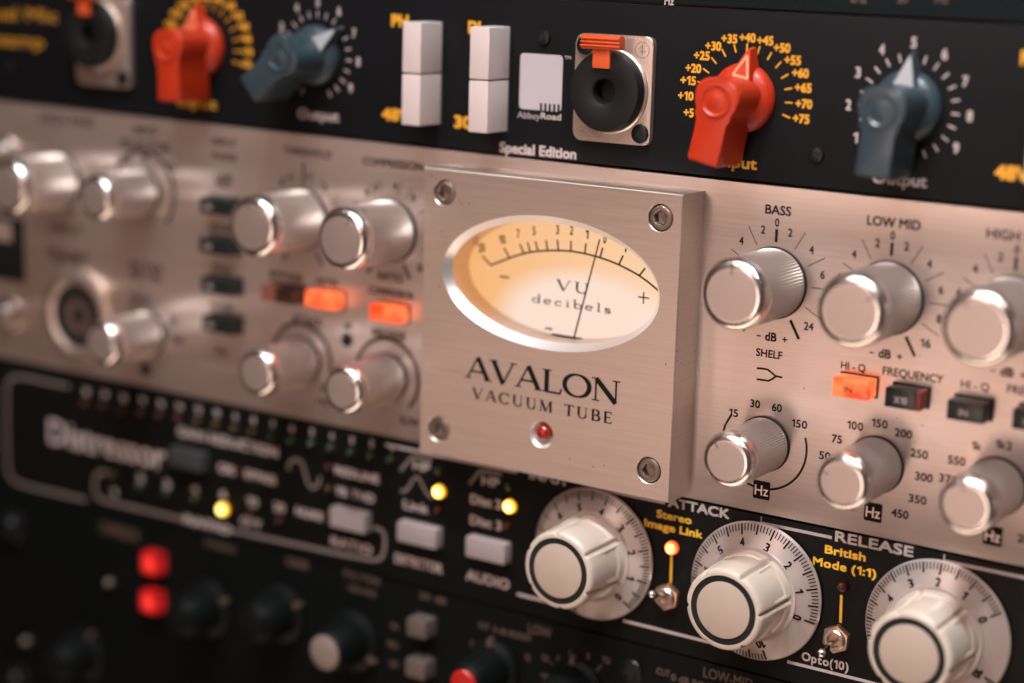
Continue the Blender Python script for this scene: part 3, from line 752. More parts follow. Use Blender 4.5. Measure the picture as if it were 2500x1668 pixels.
m = Mesh(); m.lathe([(32.9, 7.0), (.01, 7.02)], 96, EC[0], EC[1], sx=1, sz=16.2 / 32.9); m.build('meter_glass', gm, HO)
# engraved name
m = Mesh(); serif(m, 'AVALON', -.15, 29.35, 6.4, HH + .03, 50.4, -.06); m.build('maker_lettering', M_INK, HO, smooth=False)
m = Mesh(); p, q = T(4, 905, 1140, HH), T(4, 1860, 1300, HH); serif(m, 'VACUUM TUBE', (p[0] + q[0]) / 2, (p[1] + q[1]) / 2 , 3.15, HH + .03, q[0] - p[0], .16); m.build('maker_lettering', M_INK, HO, smooth=False)
# socket screws
def socket_screw(x, z, a0):
    b = Mesh(); t = HH + .12; n = 36
    b.lathe([(3.35, HH - 2.5), (3.35, t - .45), (3.2, t - .2), (2.8, t - .02), (2.2, t), (2.05, t)], n, cap=False)
    def hexr(a):
        a = (a - a0) % (PI / 3) - PI / 6; return 2.0 * math.cos(PI / 6) / math.cos(a)
    A = [2 * PI * i / n for i in range(n)]
    outer = [(2.05 * math.cos(a), t, 2.05 * math.sin(a)) for a in A]
    inner = [(hexr(a) * math.cos(a), t - .12, hexr(a) * math.sin(a)) for a in A]
    deep = [(v[0], t - 1.9, v[2]) for v in inner]
    b.add(outer + inner + deep + [(0, t - 2.2, 0)], [[i, (i + 1) % n, n + (i + 1) % n, n + i] for i in range(n)] + [[n + i, n + (i + 1) % n, 2 * n + (i + 1) % n, 2 * n + i] for i in range(n)] + [[2 * n + i, 2 * n + (i + 1) % n, 3 * n] for i in range(n)])
    b.build('socket_screw', M_STEELD, HO, at=(x, z, 0), sharp=22)
    Mesh().lathe([(3.6, HH - 2.5), (3.3, HH - 2.4)], n, cap=False).build('screw_recess', M_HOLE, HO, at=(x, z, 0))
for (x, z), a in zip(SCREWS, (.2, .75, .5, .1)): socket_screw(x, z, a)
M_LAMPREC = simple('satin_recess', (.80, .76, .73), .42, .7)
# red pilot lamp in its countersink
lx, lz = LAMP
Mesh().lathe([(3.82, HH + .012), (3.77, HH - .02), (2.57, HH - 1.75), (2.55, HH - 2.2)], 48, cap=True).build('lamp_recess', M_LAMPREC, HO, at=(lx - .35, lz - .5, 0), sharp=70)
Mesh().lathe([(2.15, HH - 1.9), (2.15, HH - .5), (1.95, HH + .2), (1.35, HH + .75), (.01, HH + 1.0)], 40).build('pilot_lamp', M_REDLENS, HO, at=(lx, lz, 0), label='small red lamp below the name')

# round silver knobs
KX = [62.1, 93.5, 124.9]
for x, a in zip(KX, (92, 38, 120)): make_alu_knob(UC, x, 62.3, 24, 9.15, 6.7, math.radians(a))
for x, a in zip(KX, (128, 155, 100)): make_alu_knob(UC, x, 19.3, 22, 7.2, 5.15, math.radians(a))
for (px, py), h, R, rf, a in (((611.5, 554.8), 24, 9.15, 6.7, 96), ((829, 586.5), 24, 9.15, 6.7, 62), ((620.7, 911.7), 22, 7.2, 5.15, 60), ((833, 954), 22, 7.2, 5.15, 25),
                              ((12, 458), 24, 9.15, 6.7, 200), ((226.7, 484.7), 22, 7.2, 5.15, 250), ((242, 840), 22, 7.2, 5.15, 250)):
    x, z = P(px, py, h); make_alu_knob(UC, x, z, h, R, rf, math.radians(a))
make_alu_knob(UC, 156.4, 62.3, 24, 9.15, 6.7, 1.4); make_alu_knob(UC, 156.4, 19.3, 22, 7.2, 5.15, 1.9)

# boost and cut scales
def eq_scale(cx, cz, nums, end, mat=M_INK):
    m = Mesh()
    def ray(a, r0, r1, w): 
        a = math.radians(a); m.stroke([(cx + r0 * math.cos(a), cz + r0 * math.sin(a)), (cx + r1 * math.cos(a), cz + r1 * math.sin(a))], w, .03)
    ray(90, 10.5, 13.9, .8); ray(-60, 10.6, 16.0, .8); ray(-120, 10.6, 16.0, .8)
    for a in (120, 150, 60, 30, 0, -30, 180, 210): ray(a, 10.6, 15.9 if a not in (150,) else 14.6, .22)
    def num(s, a, r, w=None):
        a = math.radians(a); put_text(m, s, cx + r * math.cos(a), cz + r * math.sin(a), 2.15, .03, w, .22)
    num('0', 90, 15.6, 1.2)
    for s, a in ((nums[0], 106), (nums[0], 74), (nums[1], 135), (nums[1], 44), (nums[2], 15), (nums[2], 165), (nums[3], -15), (nums[3], 195)): num(s, a, 13.9, None if len(s) == 1 and s == '1' else 1.25 * len(s))
    num(end, -44, 14.6, 2.7)
    m.build('boost_scale', mat, UC, smooth=False)
eq_scale(62.2, 62.4, ('2', '4', '6', '8'), '24'); eq_scale(93.6, 62.4, ('2', '4', '6', '8'), '16'); eq_scale(125.0, 62.4, ('2', '4', '6', '8'), '16'); eq_scale(156.4, 62.4, ('2', '4', '6', '8'), '24')
for x, s, w in ((62.3, 'BASS', 7.3), (93.6, 'LOW MID', 14.0), (125, 'HIGH MID', 15.5), (156.4, 'TREBLE', 11)):
    m = Mesh(); put_text(m, s, x, 81.2, 2.45, .03, w, .28); m.build('lettering', M_INK, UC, smooth=False)
for x in KX:
    m = Mesh(); m.stroke([(x - 3.9, 47.9), (x - 2.7, 47.9)], .35, .03); put_text(m, 'dB', x + .2, 48.1, 2.4, .03, 3.3, .35)
    m.stroke([(x + 3.4, 47.9), (x + 4.9, 47.9)], .35, .03); m.stroke([(x + 4.15, 47.15), (x + 4.15, 48.65)], .35, .035)
    m.build('lettering', M_INK, UC, smooth=False)
word('SHELF', 5, 520, 858, 700, 877, 2.1, M_INK, UC, .25)
m = Mesh(); f = lambda *p: [T(5, *q) for q in p]
m.stroke(f((525, 966), (565, 968), (600, 975), (625, 995), (655, 1020), (700, 1029)), .55, .03)
m.stroke(f((524, 1040), (570, 1047), (605, 1052), (630, 1040), (658, 1020)), .55, .035); m.build('shelf_symbol', M_INK, UC, smooth=False)
word('HI - Q', 5, 1100, 946, 1268, 964, 2.0, M_INK, UC, .2); word('FREQUENCY', 5, 1385, 985, 1800, 1040, 2.1, M_INK, UC, .2)
word('HI - Q', 5, 1920, 1065, 2112, 1105, 2.0, M_INK, UC, .2); word('FREQUENCY', 5, 2235, 1110, 2700, 1170, 2.1, M_INK, UC, .2)
# frequency scales
def freq_scale(cx, items, full=True):
    m = Mesh(); cz = 19.2
    if full:
        a0, a1 = 18, -84; m.stroke(arc(cx, cz, 12.1, 12.1, a0, a1, 30), .62, .03)
        m.stroke(arc(cx, cz, 12.1, 12.1, -100, -198, 26), .62, .03)
        m.stroke([(cx - 9.9, cz + 6.6), (cx - 11.4, cz + 3.8)], .6, .03)
    for s, (k, xl_, yl_, xr_, yr_) in items:
        p, q = T(k, xl_, yl_), T(k, xr_, yr_); put_text(m, s, (p[0] + q[0]) / 2, (p[1] + q[1]) / 2, 2.15, .03, q[0] - p[0], .26)
    m.build('frequency_scale', M_INK, UC, smooth=False)
    b = Mesh().flat(rrect(cx - 2.45, cx + 2.45, 4.2, 9.2, .5, 4), .04).build('unit_badge', M_INK, UC, smooth=False)
    t = Mesh(); put_text(t, 'Hz', cx, 6.6, 2.75, .06, 3.9, .12); t.build('badge_lettering', M_ALU, b, smooth=False)
freq_scale(62.2, [('15', (5, 335, 1268, 398, 1272)), ('30', (5, 480, 1206, 548, 1212)), ('60', (5, 628, 1233, 697, 1238)), ('150', (5, 763, 1341, 870, 1352))])
freq_scale(93.6, [('75', (5, 1037, 1446, 1108, 1452)), ('100', (5, 1143, 1353, 1252, 1364)), ('150', (5, 1310, 1337, 1420, 1350)), ('200', (5, 1467, 1405, 1587, 1418)),
                  ('250', (5, 1575, 1542, 1695, 1560)), ('300', (8, 1605, 155, 1728, 166)), ('350', (8, 1562, 303, 1685, 320)), ('450', (8, 1443, 403, 1562, 417)), ('50', (8, 950, 10, 1030, 18))], False)
freq_scale(125.0, [('1k', (5, 1993, 1493, 2060, 1500)), ('1k2', (5, 2155, 1482, 2270, 1498)), ('550', (8, 1830, 35, 1950, 60)), ('375', (8, 1770, 165, 1890, 180)), ('2k', (8, 2305, 575, 2400, 590))], False)

# rectangular buttons
def rect_button(k, x0, y0, x1, y1, h, mat, label=None, txt=None, tm=None, split=None, tx=.45, lens=None):
    a, b = Q(k, x0, y0, h), Q(k, x1, y1, h)
    X0, X1, Z0, Z1 = a[0], b[0], min(a[1], b[1]), max(a[1], b[1])
    zc = (Z0 + Z1) / 2; Z0, Z1 = zc - 2.45, zc + 2.45
    fr = Mesh().box(X0 - .35, X1 + .35, Z0 - .35, Z1 + .35, 0, .4).build('push_button', M_HOLE, UC, smooth=False, label=label)
    if split:
        xs = X0 + (X1 - X0) * split
        Mesh().box(X0, xs, Z0, Z1, .2, h, .3).build('button_cap', mat, fr); Mesh().box(xs + .05, X1, Z0, Z1, .2, h, .3).build('button_lens', lens or M_DIMRED, fr)
    else: Mesh().box(X0, X1, Z0, Z1, .2, h, .35).build('button_cap', mat, fr)
    if txt:
        t = Mesh(); put_text(t, txt, X0 + (X1 - X0) * tx, zc - .3, 1.75, h + .03, 1.15 * len(txt), .22); t.build('button_lettering', tm or M_PWHITE, fr, smooth=False)
    return fr
rect_button(5, 1040, 1090, 1282, 1125, 6, M_LIT, 'button lit up orange under the right-hand labels', 'IN', M_DIMRED)
rect_button(5, 1398, 1165, 1640, 1195, 6, M_BTNBLK, 'black button with a dark red end', 'X10', None, .86)
rect_button(5, 1822, 1245, 2075, 1285, 6, M_BTNBLK, None, 'IN'); rect_button(5, 2268, 1310, 2530, 1350, 6, M_BTNBLK, None, 'X10')
rect_button('b', 180, 690, 470, 715, 5, M_BTNBLK, None, 'IN', None, None, .28); rect_button('b', 175, 1055, 470, 1085, 5, M_BTNBLK, None, 'IN', None, None, .28)
rect_button('c', 190, 215, 480, 240, 5, M_BTNBLK, None, 'IN', None, None, .28); rect_button('c', 200, 575, 480, 600, 5, M_BTNBLK, None, 'IN', None, None, .28)
rect_button('c', 750, 290, 1050, 320, 5, simple('rosy_lens', (.36, .13, .10), .35), None, None, None, .42, lens=simple('brown_button', (.07, .035, .022), .35))
rect_button('c', 1150, 345, 1430, 370, 5, M_LIT, 'blurred button lit orange, left of the meter'); rect_button('c', 1745, 465, 2025, 500, 5, M_LIT)

# blurred lettering on the left half
for s, k, a, b, c, d, cap in (('THRESHOLD', 'b', 960, 180, 1400, 218, 2.4), ('COMPRESSION', 'b', 1690, 272, 2245, 335, 2.4), ('INPUT', 'b', 300, 100, 520, 110, 2.2), ('PHASE', 'b', 300, 233, 525, 248, 2.2),
                         ('LINE', 'b', 330, 425, 480, 435, 2.4), ('MIC', 'b', 335, 495, 480, 505, 2.2), ('HIGH GAIN', 'b', 275, 890, 500, 905, 2.0), ('PAD', 'b', 300, 1265, 480, 1280, 2.0), ('FILTER', 'c', 290, 410, 490, 425, 2.0), ('Hz', 'c', 330, 820, 440, 830, 2.6),
                         ('RATIO', 'b', 1830, 1338, 2065, 1368, 2.4), ('20', 'b', 2190, 1262, 2245, 1268, 2.4), ('BYPASS', 'c', 830, 110, 1130, 145, 2.3), ('METER', 'c', 1262, 172, 1462, 202, 2.3),
                         ('COMPRESSOR', 'c', 1740, 262, 2165, 312, 2.3), ('RELEASE', 'c', 1780, 645, 2085, 692, 2.4), ('ATTACK', 'c', 1040, 520, 1315, 560, 2.4),
                         ('SLOW', 'c', 2035, 1465, 2210, 1490, 2.3), ('FAST', 'c', 1270, 1290, 1420, 1310, 2.3), ('dB', 'c', 1510, 585, 1580, 595, 2.0), ('HIGH PASS', 'a', 480, 130, 1120, 200, 3.0), ('INPUT', 'a', 1600, 275, 1880, 300, 3.0),
                         ('SELECTOR', 'a', 1440, 440, 2040, 500, 3.0), ('LINE', 'a', 1400, 640, 1580, 650, 2.6), ('MIC', 'a', 1690, 610, 1790, 625, 2.6), ('DI', 'a', 2000, 720, 2100, 735, 2.6),
                         ('INSTRUMENT', 'i', 560, 370, 1080, 420, 2.6), ('LEVEL', 'i', 620, 470, 1010, 500, 2.6), ('INPUT', 'i', 600, 80, 980, 110, 2.6), ('FILTER', 'i', 1550, 540, 1950, 570, 2.6), ('30 Hz', 'i', 1550, 640, 1930, 670, 2.6),
                         ('OUT', 'i', 1570, 930, 1800, 950, 2.6), ('70', 'i', 2030, 1190, 2110, 1200, 2.4), ('100', 'i', 2060, 1420, 2190, 1430, 2.4)):
    word(s, k, a, b, c, d, cap, M_INKB, UC, .3)
for cx, cz in (P(692, 530), P(905, 566)):
    pass
for cx, ax in ((-94.6, 96), (-61.9, 62)):
    m = Mesh(); cz = 62.6
    def ray(a, r0, r1, w):
        a = math.radians(a); m.stroke([(cx + r0 * math.cos(a), cz + r0 * math.sin(a)), (cx + r1 * math.cos(a), cz + r1 * math.sin(a))], w, .03)
    if cx < -80: ray(90, 10.6, 17.5, .8)
    ray(-60, 10.8, 15.5, .9); ray(-120, 10.8, 15.5, .9)
    for a in (120, 105, 75, 60, 30, 0, 150): ray(a, 11.5, 15.5, .25)
    for s, a in (('8', 128), ('6', 112), ('4', 82), ('3', 52), ('2', 20), ('1', -20)):
        a = math.radians(a); put_text(m, s, cx + 13.6 * math.cos(a), cz + 13.6 * math.sin(a), 2.2, .035, 1.3, .3)
    m.build('control_scale', M_INKB, UC, smooth=False)
for cx, cz, r in ((-94.9, 18.9, 11.6), (-61.9, 18.7, 11.6), (-160.6, 65.0, 13.2)):
    Mesh().stroke(arc(cx, cz, r, r, 225, -45, 48), 1.1, .03).build('sweep_arc', M_INKB, UC, smooth=False)
# screw heads and test points
for k, x, y in (('c', 1540, 725), (3, 995, 975)):
    p = Q(k, x, y); Mesh().lathe([(1.9, 0), (1.9, .3), (1.3, .9), (.01, 1.0)], 24).build('black_screw', M_HOLE, UC, at=(p[0], p[1], 0))
    Mesh().lathe([(2.6, .05), (1.9, .1)], 24, cap=False).build('screw_rim', M_POLISH, UC, at=(p[0], p[1], 0))
# microphone socket on the left
sx, sz = P(196, 770)
XJ = Mesh().lathe([(16.5, 0), (16.2, 1.6), (15.0, 2.4), (12.2, 2.6), (10.6, 1.6), (10.2, .3)], 64, cap=False).build('microphone_socket', M_NICKEL, UC, at=(sx, sz, 0), label='round microphone socket with pale rim')
Mesh().lathe([(10.5, .4), (10.3, 1.7), (6.8, 1.7), (6.6, .2)], 56, cap=False).build('socket_seal', M_HOLE, XJ, at=(sx, sz, 0))
Mesh().lathe([(6.7, .2), (6.5, .8), (.01, .8)], 48).build('socket_insert', simple('brown_insert', (.10, .06, .045), .5), XJ, at=(sx, sz, 0))
Mesh().lathe([(2.8, .85), (2.7, 1.0)], 20).build('socket_pin', M_HOLE, XJ, at=(sx, sz, 0))
# black framed name plate, far left
a, b = P(62, 690), P(62, 536)
m = Mesh(); m.box(-240, a[0], a[1], b[1], 0, 1.2, .3); NP = m.build('name_plate', M_RUBBER, UC, label='black framed plate at the far left')
Mesh().box(-240, a[0] - 5.0, a[1] + 13.5, b[1] - 1.5, 1.1, 1.35, .1).build('plate_window', M_ALU, NP)

# ================================================================== UNIT D: black compressor with three ivory dials
UD = unit('compressor_unit', 0, -44.5, 'black compressor with three large ivory dials, small lamps and a pale outline graphic', 'compressor')
panel(UD, [(xl, -44.3), (xr, -44.3), (xr, -.25), (xl, -.25)], M_BLACK2)
chassis(UD, -44, -.5)
for z in (-36, -8): rack_screw(UD, 226, z, M_SCREWB)

def make_dial(cx, cz, a0, label):
    Rk = 19.1
    o = Mesh().lathe([(Rk, .9), (Rk, 1.3), (Rk - .3, 1.7), (13.2, 3.6), (12.9, 4.0), (12.4, 4.1)], 240, cap=True).build('dial', M_SKIRT, UD, at=(cx, cz, 0), rot=0, label=label)
    def hs(r): return 1.82 + (Rk - .3 - r) / (Rk - .3 - 13.2) * 1.9
    m = Mesh()
    for i in range(0, 101):
        a = math.radians(a0 + i * 3.0); r1 = Rk - .45; r0 = r1 - (2.8 if i % 10 == 0 else (2.6 if i % 5 == 0 else 1.75))
        w = .50 if i % 5 == 0 else .30
        ca, sa = math.cos(a), math.sin(a)
        m.add([(ca * r0 - sa * w / 2, hs(r0) + .05, sa * r0 + ca * w / 2), (ca * r1 - sa * w / 2, hs(r1) + .05, sa * r1 + ca * w / 2), (ca * r1 + sa * w / 2, hs(r1) + .05, sa * r1 - ca * w / 2), (ca * r0 + sa * w / 2, hs(r0) + .05, sa * r0 - ca * w / 2)], [[0, 1, 2, 3]])
    for k in range(11):
        a = math.radians(a0 + 30 * k); q = Mesh(); put_text(q, str(k), 0, 0, 2.3, 0, 1.45 if k not in (1, 10) else (None if k == 1 else 2.6), .34)
        r = 13.95; rot = a - PI / 2
        ca, sa = math.cos(rot), math.sin(rot)
        vs = []
        for x_, h_, z_ in q.v:
            X, Z = r * math.cos(a) + x_ * ca - z_ * sa, r * math.sin(a) + x_ * sa + z_ * ca
            vs.append((X, hs(math.hypot(X, Z)) + .05 + h_, Z))
        m.add(vs, q.f)
    m.build('dial_scale', M_INK, o, at=(cx, cz, 0), smooth=False)
    # fluted grip
    n = 240
    gr = math.radians(a0 + 20)
    def mod(i, k, a):
        t = ((a - gr) % (PI / 3)) / (PI / 3)
        t = min(t, 1 - t) * 60           # degrees from the groove
        d = .10 * math.exp(-(t / 2.6) ** 2) * (1 if i > 0 else .2)
        if 3 <= i <= 4: d += .05 * min(1, max(0, (t - 7) / 1.5))      # sunken pads between the grooves
        return 1 - d * (1, .45, 0)[max(0, min(2, i - 8))]
    h = 20.0; R = 10.85
    prof = [(12.0, 3.9), (11.8, 4.6), (11.62, 6.2), (11.58, 6.6), (11.4, 12.2), (11.38, 12.6), (11.2, 16), (11.05, 18.4), (10.88, 19.3), (10.5, 19.8), (9.95, 20.0), (9.3, 20.0)]
    Mesh().lathe(prof, n, mod=mod, cap=False).build('grip', M_IVORY, o, at=(cx, cz, 0), sharp=50)
    # soft raised pads between the grooves
    Mesh().lathe([(9.45, h), (9.35, h - .35), (7.7, h - .35), (7.6, h - .05)], 96, cap=False).build('cap_ring', M_HOLE, o, at=(cx, cz, 0))
    Mesh().lathe([(7.65, h - .3), (7.6, h + .02), (7.3, h + .14), (.01, h + .16)], 80).build('cap', M_IVORYF, o, at=(cx, cz, 0))
    return o
make_dial(12.2, -21.0, -44.6, 'leftmost ivory dial, under the meter block')
make_dial(62.6, -20.9, -15.5, 'middle ivory dial')
make_dial(113.2, -20.9, 29.5, 'ivory dial at the right edge')
make_dial(163.8, -20.9, 10, 'ivory dial beyond the right edge')

L1, L2 = -2.25, -38.85
def line_part(root, name, mat, pts, w, h=.03): return Mesh().stroke(pts, w, h).build(name, mat, root, smooth=False)
for x0, x1 in ((P(942, 1088)[0], P(1262, 1152)[0]), (P(1450, 1190)[0], P(1624, 1226)[0]), (62.9, P(2031, 1313)[0]), (113.4, 152)):
    line_part(UD, 'section_line', M_PWHITE, [(x0, L1), (x1, L1)], .85)
for x0, x1 in ((P(1262, 1449)[0], 8), (P(1521, 1514)[0], 56), (P(1922, 1616)[0], 108), (124, 158)):
    line_part(UD, 'section_line', M_PWHITE, [(x0, L2), (x1, L2)], .85)
for x in (12.2, 62.6, 113.2): line_part(UD, 'section_line', M_PWHITE, [(x, -.5), (x, -4.5)], .42, .035)
word('ATTACK', 7, 2242, 330, 2662, 412, 2.75, M_PWHITE, UD, .45); word('RELEASE', 8, 1060, 572, 1597, 662, 2.85, M_PWHITE, UD, .45)
word('INPUT', 7, 1295, 142, 1562, 186, 2.9, M_PWHITE, UD, .45)
word('Stereo', 'g', 1408, 372, 1780, 432, 2.25, M_YEL, UD, .42); word('Image Link', 'g', 1278, 462, 1898, 590, 2.25, M_YEL, UD, .42)
word('British', 8, 990, 652, 1270, 706, 2.3, M_YEL, UD, .42); word('Mode (1:1)', 8, 908, 730, 1342, 822, 2.3, M_YEL, UD, .42)
word('Opto(10)', 8, 832, 1380, 1152, 1458, 2.4, M_PWHITE, UD, .3)
# toggles
def toggle(x, z, tip, label):
    o = Mesh().prism(regular(6, 3.9, 0, 0, .45), 0, 1.9, .35).build('toggle_switch', M_BRASS, UD, at=(x, z, 0), label=label)
    Mesh().lathe([(3.0, 1.9), (2.9, 2.6), (2.5, 3.0), (1.9, 3.0), (1.7, 2.2), (1.5, .5)], 32, cap=False).build('bushing', M_STEEL, o, at=(x, z, 0))
    Mesh().lathe([(1.7, 1.2), (.01, 1.1)], 20).build('bushing_hole', M_HOLE, o, at=(x, z, 0))
    tx, tz, th = tip
    m = Mesh(); m.tube([(x, z, 1.0), (x + (tx - x) * .5, z + (tz - z) * .5, 1 + (th - 1) * .5), (tx, tz, th)], [.75, .8, 1.0], 14); m.ball(tx, tz, th, 1.12)
    m.build('lever', M_CHROME, o)
p = T(7, 2245, 970); q = T(7, 2132, 958, 11.5); toggle(p[0], p[1], (q[0], q[1], 11.5), 'toggle switch between the left and middle dials')
p = T(8, 1078, 1257); q = T(8, 968, 1362, 11.0); toggle(p[0], p[1], (q[0], q[1], 11.0), 'toggle switch between the middle and right dials')
line_part(UD, 'pointer_stripe', M_YEL, [T(7, 2265, 690), T(7, 2259, 880)], .75); line_part(UD, 'pointer_stripe', M_YEL, [T(8, 1103, 965), T(8, 1097, 1155)], .75)
def led(root, x, z, r, mat, name='led', label=None):
    return Mesh().lathe([(r * 1.05, 0), (r, .5), (r * .96, 1.1), (r * .7, 1.8), (r * .35, 2.1), (.01, 2.2)], 24).build(name, mat, root, at=(x, z, 0), label=label)
p = T(7, 2272, 640); led(UD, p[0], p[1], 1.9, M_ORLED, label='small orange lamp that is lit')
p = T(8, 1118, 905); led(UD, p[0], p[1], 1.5, M_LEDRED, label='small dark red lamp, off')
for k, x, y, mt in (('e', 846, 520, M_AMBER), ('e', 1597, 678, M_AMBER), ('d', 1247, 915, M_AMBER)):
    p = Q(k, x, y); led(UD, p[0], p[1], 1.95, mt, label='round amber lamp that is lit')
for k, x, y, mt in (('e', 840, 298, M_LEDGRN), ('e', 1590, 465, M_LEDGRN), ('e', 834, 718, M_LEDRED), ('e', 1574, 885, M_LEDRED), ('d', 525, 690, M_LEDAMB), ('d', 705, 765, M_LEDGRN), ('d', 880, 805, M_LEDGRN), ('d', 1065, 845, M_LEDGRN), ('d', 1430, 945, M_LEDRED), ('d', 1615, 985, M_LEDRED), ('d', 1940, 640, M_LEDRED), ('d', 1935, 780, M_LEDAMB), ('d', 1350, 670, M_LEDRED)):
    p = Q(k, x, y); led(UD, p[0], p[1], 1.25, mt)
row = [(350, 150), (470, 168), (592, 190), (715, 205), (835, 228), (955, 248), (1080, 268), (1200, 290), (1320, 315), (1440, 338), (1565, 365), (1690, 390), (1820, 413), (1948, 440), (2080, 467), (2210, 490), (2335, 515)]
nm = ['30', '24', '20', '18', '16', '14', '12', '10', '9', '8', '7', '6', '5', '4', '3', '2', '1']
for i, (x, y) in enumerate(row):
    p = Q('d', x, y); t = Mesh(); put_text(t, nm[i], p[0], p[1], 2.2, .03, 1.1 * len(nm[i]) + .3, .4); t.build('meter_number', M_PWHITE, UD, smooth=False)
    p = Q('d', x, y + 75); led(UD, p[0], p[1], 1.15, M_LEDRED if i < 6 else (M_LEDAMB if i < 10 else M_LEDGRN), 'meter_led')
for s, k, a, b, c, d, cap, bd in (('Distressor', 'd', 105, 405, 865, 580, 8.8, .7), ('GAIN REDUCTION', 'd', 945, 420, 1598, 535, 3.2, .5), ('OK', 'd', 1210, 650, 1320, 662, 2.9, .5), ('BYPASS', 'd', 1385, 685, 1585, 730, 2.9, .5),
                             ('REDLINE', 'd', 1972, 672, 2258, 712, 2.8, .5), ('1% THD', 'd', 1975, 800, 2228, 845, 2.8, .5), ('2', 'd', 680, 708, 725, 715, 2.7, .5), ('3', 'd', 855, 752, 898, 757, 2.7, .5), ('4', 'd', 1035, 785, 1080, 792, 2.7, .5),
                             ('6', 'd', 1220, 820, 1262, 826, 2.7, .5), ('10', 'd', 1395, 862, 1465, 875, 2.9, .5), ('20', 'd', 1570, 900, 1642, 912, 2.9, .5), ('NUKE', 'd', 1715, 930, 1892, 965, 2.9, .5),
                             ('1', 'd', 510, 805, 545, 812, 2.5, .4), ('RATIO', 'd', 990, 985, 1290, 1050, 3.0, .5), ('OPT', 'd', 1355, 995, 1490, 1020, 2.6, .4),
                             ('RATIO', 'd', 1945, 1125, 2212, 1182, 3.0, .5), ('DETECTOR', 'e', 368, 1228, 872, 1350, 3.0, .5), ('AUDIO', 'e', 1125, 1412, 1585, 1512, 3.2, .55), ('HP', 'e', 560, 245, 742, 275, 2.9, .5),
                             ('Link', 'e', 458, 650, 722, 722, 2.9, .5), ('HP', 'e', 1292, 405, 1478, 435, 2.9, .5), ('Dist 2', 'e', 1172, 602, 1502, 668, 2.9, .5), ('Dist 3', 'e', 1167, 820, 1500, 892, 2.9, .5)):
    word(s, k, a, b, c, d, cap, M_PWHITE, UD, bd, name='maker_lettering' if s == 'Distressor' else 'lettering')
f = lambda k, *p: [Q(k, *q) for q in p]
line_part(UD, 'curve_symbol', M_GREYINK, f('e', (425, 305), (480, 235), (545, 158), (600, 160), (760, 195)), 1.0)
line_part(UD, 'curve_symbol', M_GREYINK, f('e', (430, 525), (480, 515), (520, 470), (560, 400), (600, 365), (635, 400), (670, 480), (710, 550), (765, 600)), 1.0)
line_part(UD, 'curve_symbol', M_GREYINK, f('e', (1160, 445), (1215, 375), (1270, 308), (1340, 312), (1500, 345)), 1.0)
line_part(UD, 'curve_symbol', M_GREYINK, f('d', (1665, 660), (1675, 610), (1710, 590), (1755, 610), (1775, 680), (1795, 750), (1825, 780), (1860, 760), (1875, 705)), 1.0)
def smoothpath(pts, it=2):
    for _ in range(it):
        q = [pts[0]]
        for a, b in zip(pts[:-1], pts[1:]): q += [(a[0] * .75 + b[0] * .25, a[1] * .75 + b[1] * .25), (a[0] * .25 + b[0] * .75, a[1] * .25 + b[1] * .75)]
        pts = q + [pts[-1]]
    return pts
p1 = [T(3, 470, 1090), T(3, 300, 1055), T(3, 90, 1010), T(3, 45, 1080), T(3, 45, 1200), T(6, 48, 30), T(6, 62, 170), T(6, 160, 215), T(6, 350, 260), T(6, 590, 315)]
line_part(UD, 'outline_graphic', M_GREYINK, smoothpath(p1), 1.25)
p2 = [Q('d', 480, 672), Q('d', 415, 680), Q('d', 400, 760), Q('d', 415, 845), Q('d', 520, 875), Q('d', 1200, 1035), Q('d', 2170, 1245), Q('d', 2275, 1250), Q('d', 2300, 1150), Q('d', 2290, 1055), Q('d', 2215, 1035)]
line_part(UD, 'outline_graphic', M_GREYINK, smoothpath(p2), 1.25)
def grey_button(k, x0, y0, x1, y1, mat, h=4.0):
    a, b = Q(k, x0, y0, h), Q(k, x1, y1, h); zc = (a[1] + b[1]) / 2; w = 3.1
    o = Mesh().box(a[0] - .4, b[0] + .4, zc - w - .4, zc + w + .4, 0, .5).build('push_button', M_HOLE, UD, smooth=False)
    Mesh().box(a[0], b[0], zc - w, zc + w, .2, h, .6).build('button_cap', mat, o)
grey_button('d', 1932, 985, 2160, 1000, M_GREYBTN); grey_button('e', 382, 965, 800, 1020, M_GREYBTN); grey_button('e', 1112, 1120, 1530, 1190, M_GREYBTN); grey_button('d', 880, 590, 1100, 605, M_DKGREYBTN)

